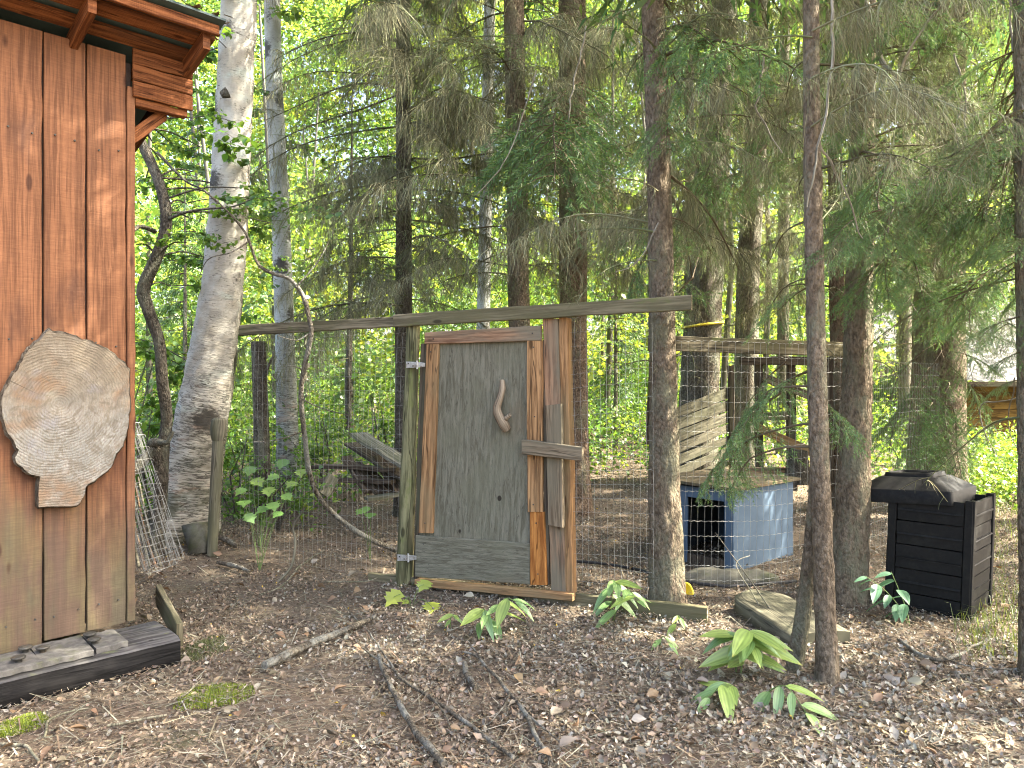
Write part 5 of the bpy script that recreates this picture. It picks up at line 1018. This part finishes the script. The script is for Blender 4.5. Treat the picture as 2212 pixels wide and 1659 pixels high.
# ------------------------------------------------------------------ fallen branches
FG = 'fallen branches on the leaf litter'
def gdep(y): return CAM_H*FPX/(y-CY)
def fallen(label, pts, w, mat='fallen', lift=.034, subs=(), name='fallen_branch', seed=1):
    G = [onground(x, gdep(y))+UP*(lift+w[0]*.5) for x, y in pts]; o = thing(name, G[len(G)//2], label, 'branch', FG); mb = MB(); n = max(20, len(G)*9); P = smooth_path(G, n)
    P = P+np.stack([vnoise(P*9+k*5, seed+k)-.5 for k in range(3)], -1)*A([.02, .02, .008]); tube(mb, P, np.interp(np.linspace(0, 1, n), np.linspace(0, 1, len(w)), w), 9, rough=.15, rs=22, seed=seed); mb.build('limb', M[mat], o, True)
    for sp_ in subs:
        mb = MB(); G = [onground(x, gdep(y))+UP*(lift+.01) for x, y in sp_]; tube(mb, smooth_path(G, 16), np.linspace(.006, .002, 16), 6, rough=.1, seed=seed+3); mb.build('twig', M[mat], o, True)
fallen('lichen spotted pale stick lying in front of the sun yellow seedling', [(572, 1452), (640, 1420), (720, 1385), (808, 1347)], [.022, .024, .021, .014], seed=1)
fallen('thick brown fallen branch in the leaves, bent once near its middle', [(816, 1432), (858, 1528), (903, 1604), (962, 1668)], [0.0101, 0.0144, 0.0151, 0.0158], seed=2)
fallen('long thin dark branch running beside the thick brown one', [(740, 1312), (808, 1390), (859, 1468), (927, 1519), (995, 1567), (1063, 1615), (1110, 1650)], [0.0029, 0.0050, 0.0065, 0.0079, 0.0086, 0.0094, 0.0101], seed=3, subs=([(859, 1468), (800, 1430), (770, 1400)], [(927, 1519), (960, 1560), (975, 1600)]))
fallen('forked dark fallen branch ending at the clearing front', [(1000, 1420), (1037, 1436), (1101, 1513), (1138, 1561), (1168, 1623), (1192, 1668)], [0.0058, 0.0079, 0.0094, 0.0101, 0.0094, 0.0086], seed=4, subs=([(1138, 1561), (1180, 1597), (1222, 1634)], [(1037, 1436), (1010, 1400)], [(1101, 1513), (1090, 1540), (1060, 1580)]))
fallen('short stub of branch beside the forked branch', [(1004, 1448), (1012, 1475), (1028, 1502)], [.013, .017, .015], seed=5)
fallen('dark curved branch on the leaves below the compost bin', [(1940, 1392), (1993, 1427), (2040, 1437), (2084, 1418), (2140, 1386)], [.008, .011, .012, .009, .005], seed=6, subs=([(2040, 1437), (2090, 1452), (2180, 1462)],))
fallen('thin pale curled stick on the bare soil in front of the tarred timber', [(-20, 1620), (50, 1627), (84, 1660)], [.006, .007, .005], 'stick', seed=7)
fallen('thin pale stick lying on the bare soil below the moss patch', [(233, 1582), (300, 1572), (360, 1559)], [.006, .006, .004], 'stick', seed=8)
fallen('thin bent twig on the bare soil near the small moss patch', [(96, 1610), (104, 1574), (140, 1556), (190, 1546)], [.005, .006, .005, .003], 'stick', seed=9)
fallen('thin twig on the bare soil left of the lichen stick', [(395, 1520), (420, 1495), (440, 1478)], [.004, .005, .003], 'stick', seed=10)
fallen('dark rotten limb lying in front of the wire roll', [(430, 1190), (470, 1196), (515, 1208)], [.022, .028, .02], seed=11)
fallen('dark rotten stick lying below the rotten limb', [(470, 1232), (500, 1236), (540, 1246)], [.014, .02, .012], seed=12)
fallen('pale twig lying behind the left of the base board', [(560, 1290), (610, 1272), (650, 1230), (700, 1200)], [.004, .006, .006, .003], 'stick', seed=13)
fallen('reddish twig lying in front of the base board end', [(700, 1262), (790, 1262), (820, 1250)], [.004, .005, .003], 'stick', seed=14)
tw2 = thing('dead_twig', onground(603, 6.1), 'pale bent dead twig standing up from the leaves near the seedlings', 'twig')
mb = MB(); stem_from(mb, [(600, 1258, 5.95), (630, 1222, 5.95), (638, 1170, 5.95), (634, 1136, 5.95), (656, 1102, 5.95)], [.010, .010, .009, .008, .005], 7, 30, 3); mb.build('stem', M['stick'], tw2, True)
tw3 = thing('dead_twig', onground(1740, 4.9), 'long thin dead twigs leaning across the weathered slab', 'twig')
mb = MB(); stem_from(mb, [(1730, 1420, 4.55), (1660, 1310, 4.9), (1600, 1225, 5.2), (1545, 1150, 5.4)], [.005, .005, .004, .002], 5, 20, 4); mb.build('stem', M['stick'], tw3, True)
mb = MB(); stem_from(mb, [(1690, 1400, 4.7), (1630, 1290, 5.0), (1590, 1220, 5.2), (1620, 1200, 5.3)], [.005, .004, .003, .002], 5, 20, 5); mb.build('stem', M['stick'], tw3, True)

# ------------------------------------------------------------------ plants
def leaf_mesh(L, Wd, col, seed, curl=.28):
    r = np.random.default_rng(seed); mb = MB(); nt_, nw = 10, 9; t = np.linspace(0, 1, nt_); w = np.sin(np.pi*t**.72)**.9*Wd/2; V, C = [], []
    for i in range(nt_):
        for j in range(nw):
            q = j/(nw-1)*2-1; V.append((t[i]*L, w[i]*q, -curl*L*t[i]**2+.22*w[i]*abs(q)-.02*math.sin(q*9)*w[i])); C.append(A(col)*(1+.16*math.cos(q*12.5)+r.normal(0, .05))*(A([1.5, 1.0, .7]) if t[i] > .9 else 1))
    idx = np.arange(nt_*nw).reshape(nt_, nw); mb.add(V, np.stack([idx[:-1, :-1], idx[1:, :-1], idx[1:, 1:], idx[:-1, 1:]], -1).reshape(-1, 4), None, None, np.clip(A(C), .01, .9)); return mb.mesh('plant_leaf', M['seal'], True)
PG = [(.19, .31, .10), (.22, .34, .11), (.16, .275, .09), (.24, .34, .08)]
PG += [(.22, .30, .07), (.14, .25, .08)]
SEAL = [leaf_mesh(1., [.28, .32, .26, .30, .34, .28][i], PG[i], i, [.10, .30, .45, .20, .05, .36][i]) for i in range(6)]
SEALB = [leaf_mesh(1., .40, (.10, .21, .12), 9+i, .25) for i in range(2)]
def seal_plant(label, x, d, tipx, tipy, tipd, n, L, lib=SEAL, top=None, seed=0):
    q = random.Random(seed); b = onground(x, d); e = at(tipx, tipy, tipd); o = thing('seal_plant', b, label, 'plant', 'lily leaved seedlings on the litter')
    mid = b*.45+e*.55+UP*(np.linalg.norm(e-b)*.35 if top is None else top); P = smooth_path([b, b*.65+mid*.35+UP*.03, mid, e], 24); mb = MB(); tube(mb, P, np.linspace(.0045, .0018, 24), 6); st_ = mb.build('stem', M['stick_green'], o, True)
    for k in range(n):
        f = .30+.70*k/(n-1); i = min(22, int(f*23)); p = P[i]; tg = norm(P[i+1]-P[i]); sd = 1 if k % 2 else -1
        hz = math.atan2(tg[1], tg[0]); a_ = hz+sd*(.95 if k < n-1 else .1)+q.gauss(0, .28); dr_ = -.05+q.random()*.55
        ox = A([math.cos(a_)*math.cos(dr_), math.sin(a_)*math.cos(dr_), -math.sin(dr_)]); oz = norm(A([q.gauss(0, .15), -.35+q.gauss(0, .15), 1.])-ox*ox.dot(A([0, -.35, 1.]))); oy = np.cross(oz, ox); s_ = 1.42*L*(.75+.35*math.sin(math.pi*f))*q.uniform(.6, 1.2)
        lf = bpy.data.objects.new('leaf', lib[q.randrange(len(lib))]); COL.objects.link(lf); lf.parent = o
        mt = Matrix(((ox[0]*s_, oy[0]*s_, oz[0]*s_, p[0]-b[0]), (ox[1]*s_, oy[1]*s_, oz[1]*s_, p[1]-b[1]), (ox[2]*s_, oy[2]*s_, oz[2]*s_, p[2]-b[2]), (0, 0, 0, 1))); lf.matrix_local = mt
    return o
M['stick_green'] = mat_plain('green_stem', (.13, .19, .06), .6)
seal_plant('large leaved green seedling arching in front of the gate sill', 1060, 4.72, 1115, 1300, 4.6, 7, .15, seed=1)
seal_plant('second arching seedling left of the large leaved one by the sill', 1040, 4.75, 1050, 1330, 4.55, 5, .13, seed=2)
seal_plant('small dark three leaved seedling beside the sunlit yellow leaves', 972, 4.85, 982, 1328, 4.8, 4, .09, seed=3)
seal_plant('tall seedling behind the base board, leaves spread both ways', 1320, 5.15, 1330, 1258, 5.0, 7, .15, seed=4)
seal_plant('arching seedling drooping over the base board', 1325, 5.0, 1380, 1300, 4.7, 8, .145, seed=5)
seal_plant('small drooping seedling at the base board end', 1458, 4.75, 1470, 1335, 4.65, 4, .09, seed=6)
seal_plant('flat little seedling in the leaves between base board and big rosette', 1425, 4.5, 1445, 1390, 4.4, 3, .10, seed=7)
seal_plant('big bright rosette of pale green leaves in front of the twin stems', 1600, 4.05, 1628, 1400, 3.9, 15, .17, seed=8, top=.16)
seal_plant('upright part of the pale rosette behind its bright leaves', 1590, 4.1, 1590, 1385, 4.05, 10, .15, seed=18, top=.12)
seal_plant('pale green plant with long leaves pointing left of the rosette', 1600, 3.75, 1530, 1510, 3.65, 6, .16, seed=9)
seal_plant('pale green plant drooping to the ground right of the rosette', 1650, 3.75, 1745, 1545, 3.5, 7, .15, seed=10)
seal_plant('bluish green arching plant between the sturdy spruce and the compost bin', 1960, 4.95, 1870, 1245, 4.95, 8, .13, SEALB, seed=11, top=.05)
seal_plant('bluish green plant with long leaves at the compost bin foot', 1965, 4.9, 1925, 1235, 4.9, 6, .14, SEALB, seed=12, top=.03)
# maple seedlings
def maple_mesh(col, seed):
    r = np.random.default_rng(seed); lob = [(0, -.05), (.18, -.42), (.30, -.30), (.42, -.52), (.55, -.30), (.62, -.44), (.72, -.16), (1., 0)]; pts = lob+[(x, -y) for x, y in lob[-2:0:-1]]
    mb = MB(); V = [(x, y*1.05, .10*abs(y)-.18*x*x+r.normal(0, .01)) for x, y in pts]+[(.42, 0, -.03)]; k = len(pts); mb.add(V, None, [[k, i, (i+1) % k] for i in range(k)], None, np.clip(A(col)*(1+r.normal(0, .06, (k+1, 1))), 0, 1)); return mb.mesh('maple_leaf', M['seal'])
MPY = [maple_mesh((.34, .38, .05), 1), maple_mesh((.30, .36, .06), 2)]; MPG = [maple_mesh((.11, .22, .04), 3), maple_mesh((.14, .26, .05), 4), maple_mesh((.20, .31, .05), 5)]  # yellow of the first pair is partly sunlight put into the leaf colour
def maple(label, x, d, leaves, lib, seed=0):
    q = random.Random(seed); b = onground(x, d); o = thing('maple_seedling', b, label, 'seedling', 'maple seedlings near the gate')
    for (lx0, ly0, ld, s_) in leaves:
        p = at(lx0, ly0, ld); mb = MB(); tube(mb, smooth_path([b-UP*.01, (b+p)/2+UP*.05, p], 10), .0022, 5); mb.build('stalk', M['stick_green'], o, True)
        a_ = q.uniform(-2.6, -.5); dr_ = q.uniform(.1, .5); ox = A([math.cos(a_)*math.cos(dr_), math.sin(a_)*math.cos(dr_), -math.sin(dr_)]); oz = norm(A([0, -.45, 1.])-ox*ox.dot(A([0, -.45, 1.]))); oy = np.cross(oz, ox)
        lf = bpy.data.objects.new('leaf', q.choice(lib)); COL.objects.link(lf); lf.parent = o; p = p-ox*s_*.45
        lf.matrix_local = Matrix(((ox[0]*s_, oy[0]*s_, oz[0]*s_, p[0]-b[0]), (ox[1]*s_, oy[1]*s_, oz[1]*s_, p[1]-b[1]), (ox[2]*s_, oy[2]*s_, oz[2]*s_, p[2]-b[2]), (0, 0, 0, 1)))
maple('lobed leaves of a seedling, coloured sun yellow, before the gate post', 890, 5.35, [(850, 1290, 5.3, .16), (916, 1263, 5.4, .13), (932, 1310, 5.2, .13), (876, 1300, 5.3, .06)], MPY, 1)
maple('lime green lobed seedling in a sun patch right of the stake', 560, 6.25, [(540, 1118, 6.2, 0.118), (566, 1100, 6.3, 0.118), (590, 1092, 6.3, 0.126), (600, 1110, 6.2, 0.104), (528, 1085, 6.4, 0.133), (580, 1060, 6.5, 0.126), (620, 1072, 6.4, 0.111)], MPG, 2)
maple('green lobed seedling growing behind the lime green one', 560, 6.9, [(520, 1060, 6.9, 0.126), (556, 1040, 7.0, 0.148), (590, 1030, 6.9, 0.133), (630, 1045, 6.9, 0.126), (540, 1015, 7.1, 0.148), (610, 1000, 7.1, 0.148), (650, 1020, 7., 0.118)], MPG, 3)
maple('little green seedling near the post behind the mesh', 800, 6.7, [(778, 1105, 6.6, .10), (800, 1112, 6.6, .11), (790, 1100, 6.7, .09)], MPG, 4)

# ------------------------------------------------------------------ leaf litter, needles, moss
r = np.random.default_rng(31); n = 172000
Y = 2.2+9.8*r.random(n)**1.7; X = r.uniform(-1, 1, n)*(.70*Y+1.2)
bare = np.exp(-(((X+1.75)/.9)**2+((Y-3.55)/.55)**2)); shedside = ((X-K[0])*wn[0]+(Y-K[1])*wn[1] < .44) & ((X-K[0])*wa[0]+(Y-K[1])*wa[1] > -.1)
keep = (r.random(n) > bare*.85) & ~shedside; keep &= r.random(n) < np.clip(.25+2.6*(fbm(np.stack([X*2.3, Y*2.3, X*0+4], -1), 3, 25)-.32), .22, 1); pn = fbm(np.stack([X*1.1, Y*1.1, X*0], -1), 3, 15); X, Y, pn = X[keep], Y[keep], pn[keep]; n = len(X)
right = 1/(1+np.exp(-(X-.0)*1.6))
pale = r.random(n) < np.clip(.15+.5*right+(pn-.5)*1.2, .05, .85)
c1 = pick([(.30, .272, .222), (.25, .233, .188), (.36, .33, .275), (.205, .193, .153), (.27, .215, .16)], n, r, .17); c2 = pick([(.195, .147, .106), (.235, .176, .124), (.16, .124, .092), (.28, .213, .148), (.115, .093, .072)], n, r, .18)
col = np.where(pale[:, None], c1, c2); yl = r.random(n) < .004; col[yl] = (.42, .30, .05)
size = r.uniform(.008, .027, n)*(1+.35*right*(Y < 4.6))*np.where(r.random(n) < .05, 1.7, 1)
Mx = rotz(r.uniform(0, 6.28, n))@roty(r.normal(0, .62, n))@rotx(r.normal(0, .62, n))*size[:, None, None]
off = np.stack([X, Y, ground_z(X, Y)+.004+r.random(n)**2*.028], -1)
lv = A([[-.55, 0, .16], [-.15, -.34, .26], [-.12, .36, .12], [.25, -.24, .04], [.27, .26, .24], [.6, .06, .22], [.05, 0, -.06]]); lt = A([[0, 1, 6], [1, 3, 6], [3, 5, 6], [5, 4, 6], [4, 2, 6], [2, 0, 6]])
mb = MB(); scatter(mb, lv, None, lt, Mx, off, col)
nb_ = 380; Yb = 2.5+5*r.random(nb_)**1.3; Xb = r.uniform(-1, 1, nb_)*(.7*Yb+.3); kb = ~(((Xb-K[0])*wn[0]+(Yb-K[1])*wn[1] < .46) & ((Xb-K[0])*wa[0]+(Yb-K[1])*wa[1] > -.12)); Xb, Yb = Xb[kb], Yb[kb]; nb_ = len(Xb)
Lb_, Qb_, Tb_ = leaf_shape(1., .62, .3, .25); Mb_ = rotz(r.uniform(0, 6.28, nb_))@roty(r.normal(0, .4, nb_))@rotx(r.normal(0, .5, nb_))*r.uniform(.045, .085, (nb_, 1, 1)); scatter(mb, Lb_, Qb_, Tb_, Mb_, np.stack([Xb, Yb, ground_z(Xb, Yb)+.035], -1), pick([(.23, .155, .095), (.24, .205, .155), (.18, .12, .075), (.26, .235, .185)], nb_, r, .2)); lo_ = mb.build('leaf_litter', M['litter'], None); tag(lo_, 'brown and grey dead leaves carpeting the forest floor', 'leaf litter', None, 'stuff')
n = 140000; Y = 2.2+8*r.random(n)**1.5; X = r.uniform(-1, 1, n)*(.70*Y+1.2); sh = ((X-K[0])*wn[0]+(Y-K[1])*wn[1] < .44) & ((X-K[0])*wa[0]+(Y-K[1])*wa[1] > -.1); X, Y = X[~sh], Y[~sh]; n = len(X)
ln = np.where(r.random(n) < .05, r.uniform(.06, .22, n), r.uniform(.012, .036, n)); wd_ = np.where(ln > .06, .0035, .0018)
Mx = rotz(r.uniform(0, 6.28, n))@roty(r.normal(0, .13, n)); Mx = Mx*np.stack([ln, wd_, wd_], -1)[:, None, :]
off = np.stack([X, Y, ground_z(X, Y)+.012+r.random(n)*.02], -1)
mb = MB(); scatter(mb, [[-.5, -1, 0], [.5, -.6, 0], [.5, .6, 0], [-.5, 1, 0]], [[0, 1, 2, 3]], None, Mx, off, pick([(.175, .13, .086), (.155, .125, .088), (.215, .175, .12), (.25, .23, .18), (.115, .098, .07), (.175, .168, .125)], n, r, .25)); no_ = mb.build('needle_litter', M['twig'], None); tag(no_, 'fallen needles and twig bits scattered over the forest floor', 'needle litter', None, 'stuff')
for (px_, py_, rx, ry, lab) in ((462, 1508, .17, .10, 'bright green moss patch right of the tarred timber'), (45, 1568, .10, .07, 'small moss patch on the bare soil before the timber'), (440, 1400, .13, .12, 'thin dull moss on the soil at the timber end')):
    n = 2600; g = onground(px_, gdep(py_)); a_ = r.uniform(0, 6.28, n); q = np.sqrt(r.random(n)); q *= .7+.6*fbm(np.stack([np.cos(a_)*1.5, np.sin(a_)*1.5, a_*0+px_], -1), 2, 4)
    x = g[0]+np.cos(a_)*q*rx; y = g[1]+np.sin(a_)*q*ry*1.7; of_ = np.stack([x, y, ground_z(x, y)+.012+.012*(1-q)], -1)
    Mx = rotz(r.uniform(0, 6.28, n))@rotx(r.normal(0, .5, n)); mb = MB(); scatter(mb, [[-.002, 0, -.006], [.002, 0, -.006], [.001, .003, .012]], None, [[0, 1, 2]], Mx, of_, pick([(.20, .25, .02), (.15, .20, .02), (.11, .15, .025)] if 'dull' not in lab else [(.09, .11, .035), (.10, .10, .05)], n, r, .2)); tag(mb.build('moss_patch', M['litter'], None), lab, 'moss', None, 'stuff')
